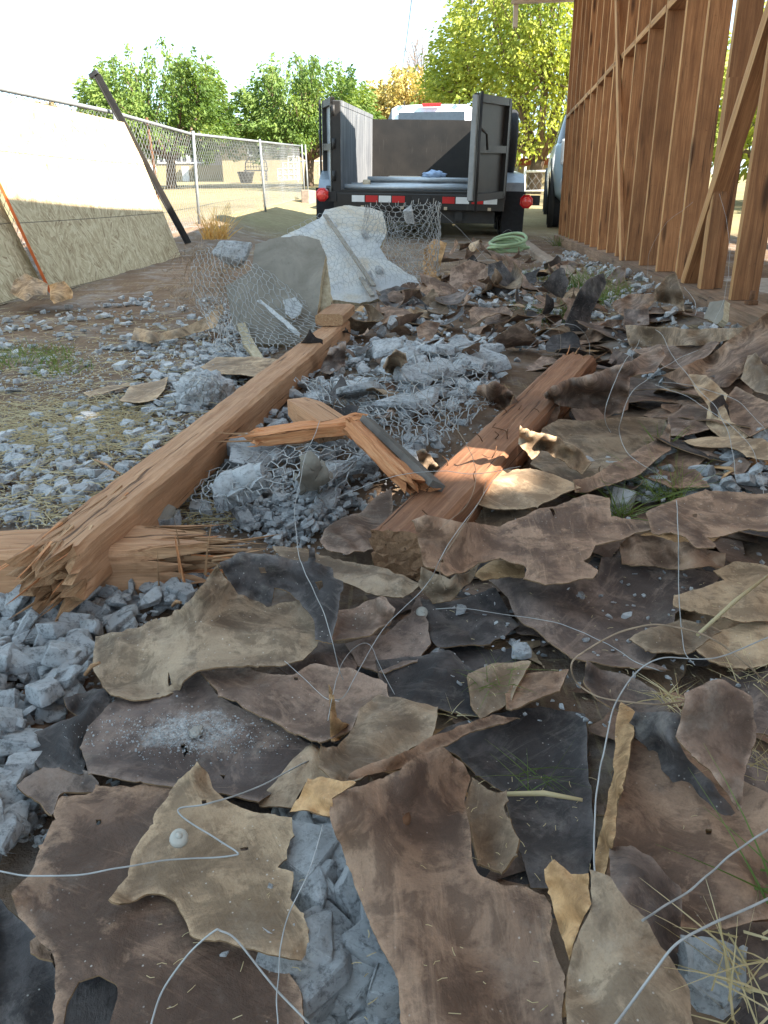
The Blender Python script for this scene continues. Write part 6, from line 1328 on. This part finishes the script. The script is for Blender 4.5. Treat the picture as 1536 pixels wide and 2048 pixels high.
# straw and dry grass litter
def litter(name, label, areas, mat, l0, l1, wd=.0009):
    V = []; Fc = []
    for px0, py0, px1, py1, n, h in areas:
        for k in range(n):
            p_ = at(random.uniform(px0, px1), random.uniform(py0, py1), h + random.uniform(0, .012)); L = random.uniform(l0, l1); a = random.uniform(0, 6.28); d = Vector((math.cos(a), math.sin(a), random.gauss(0, .12))) * L
            q = p_ + d * .5 + Vector((random.gauss(0, L * .08), random.gauss(0, L * .08), L * .05)); s = Vector((-d.y, d.x, 0)).normalized() * wd; b0 = len(V); up = Vector((0, 0, wd))
            for e in (p_, q, p_ + d): V += [e - s, e + s, e + up]
            for j in range(2):
                for c in range(3): c2 = (c + 1) % 3; Fc.append([b0 + j * 3 + c, b0 + j * 3 + c2, b0 + j * 3 + 3 + c2, b0 + j * 3 + 3 + c])
    o = obj(name, mesh(name, V, Fc, [mat])); return tag(o, label, None, None, 'stuff')
litter('straw_litter', 'dry straw scattered on the dirt', [(-30, 620, 460, 1050, 2200, .004), (0, 800, 300, 900, 1100, .006), (1000, 480, 1250, 640, 500, .01)], STRAW, .02, .09)
litter('straw_litter', 'short dry straw bits lying on the felt sheets', [(900, 1080, 1500, 1400, 70, .058), (300, 1750, 600, 2040, 30, .055), (900, 1550, 1500, 1750, 50, .04), (720, 1560, 1120, 2040, 36, .08)], STRAW, .002, .008, .0003)
def stems(name, label, px, py, h, n, L, mat, spread=.03, lean=1.3, wd=.0016):
    o = tuft(name, label, at(px, py, h), n, L, spread, mat, 'grass stems over the felt', lean, wd); return o
stems('dry_grass', 'pale dry grass tangle in the bottom corner', 1500, 1985, .09, 26, .07, STRAW, .025, 1.3, .0010)
stems('dry_grass', 'dry grass stems above the pale slab in the corner', 1520, 1900, .09, 14, .08, STRAW, .025, 1.3, .0010)
stems('grass_sprig', 'green grass stems reaching up at the edge above the slab', 1545, 1760, .06, 12, .11, GRASS, .02, 1.0, .0010)
stems('dry_grass', 'dry grass spray at the edge beside the rolled felt', 1540, 1520, .06, 36, .06, STRAW, .025, 1.5, .0006)
stems('dry_grass', 'curly dry grass inside the thick wire loop', 1345, 1385, .085, 40, .035, STRAW, .012, 1.8, .0008)
stems('grass_sprig', 'thin green grass on the black felt by the long straw', 1075, 1545, .04, 22, .05, GRASS, .02, 1.6, .0005)
stems('grass_sprig', 'wispy grass beside the brown pointed felt scrap', 985, 1350, .05, 30, .055, GRASS, .03, 1.7, .0005)
stems('dry_grass', 'small dry wisp on the slate felt left of the scrap', 905, 1415, .04, 9, .03, STRAW, .008, 1.7, .0006)
stems('grass_sprig', 'green tuft by the rubble under the brown overlapping sheet', 1245, 1020, .03, 50, .08, GRASS, .02, .9, .001)
stems('grass_sprig', 'pale green tuft growing through the chips near the edge', 1330, 985, .03, 70, .10, GRASS, .035, 1.0, .001)
stems('grass_sprig', 'little green shoot beside the wide olive sheet', 1325, 890, .04, 18, .07, GRASS, .01, .6, .0016)
stems('dry_grass', 'dry grass at the edge below the tan scraps', 1500, 1340, .05, 26, .06, STRAW, .03, 1.6, .0006)
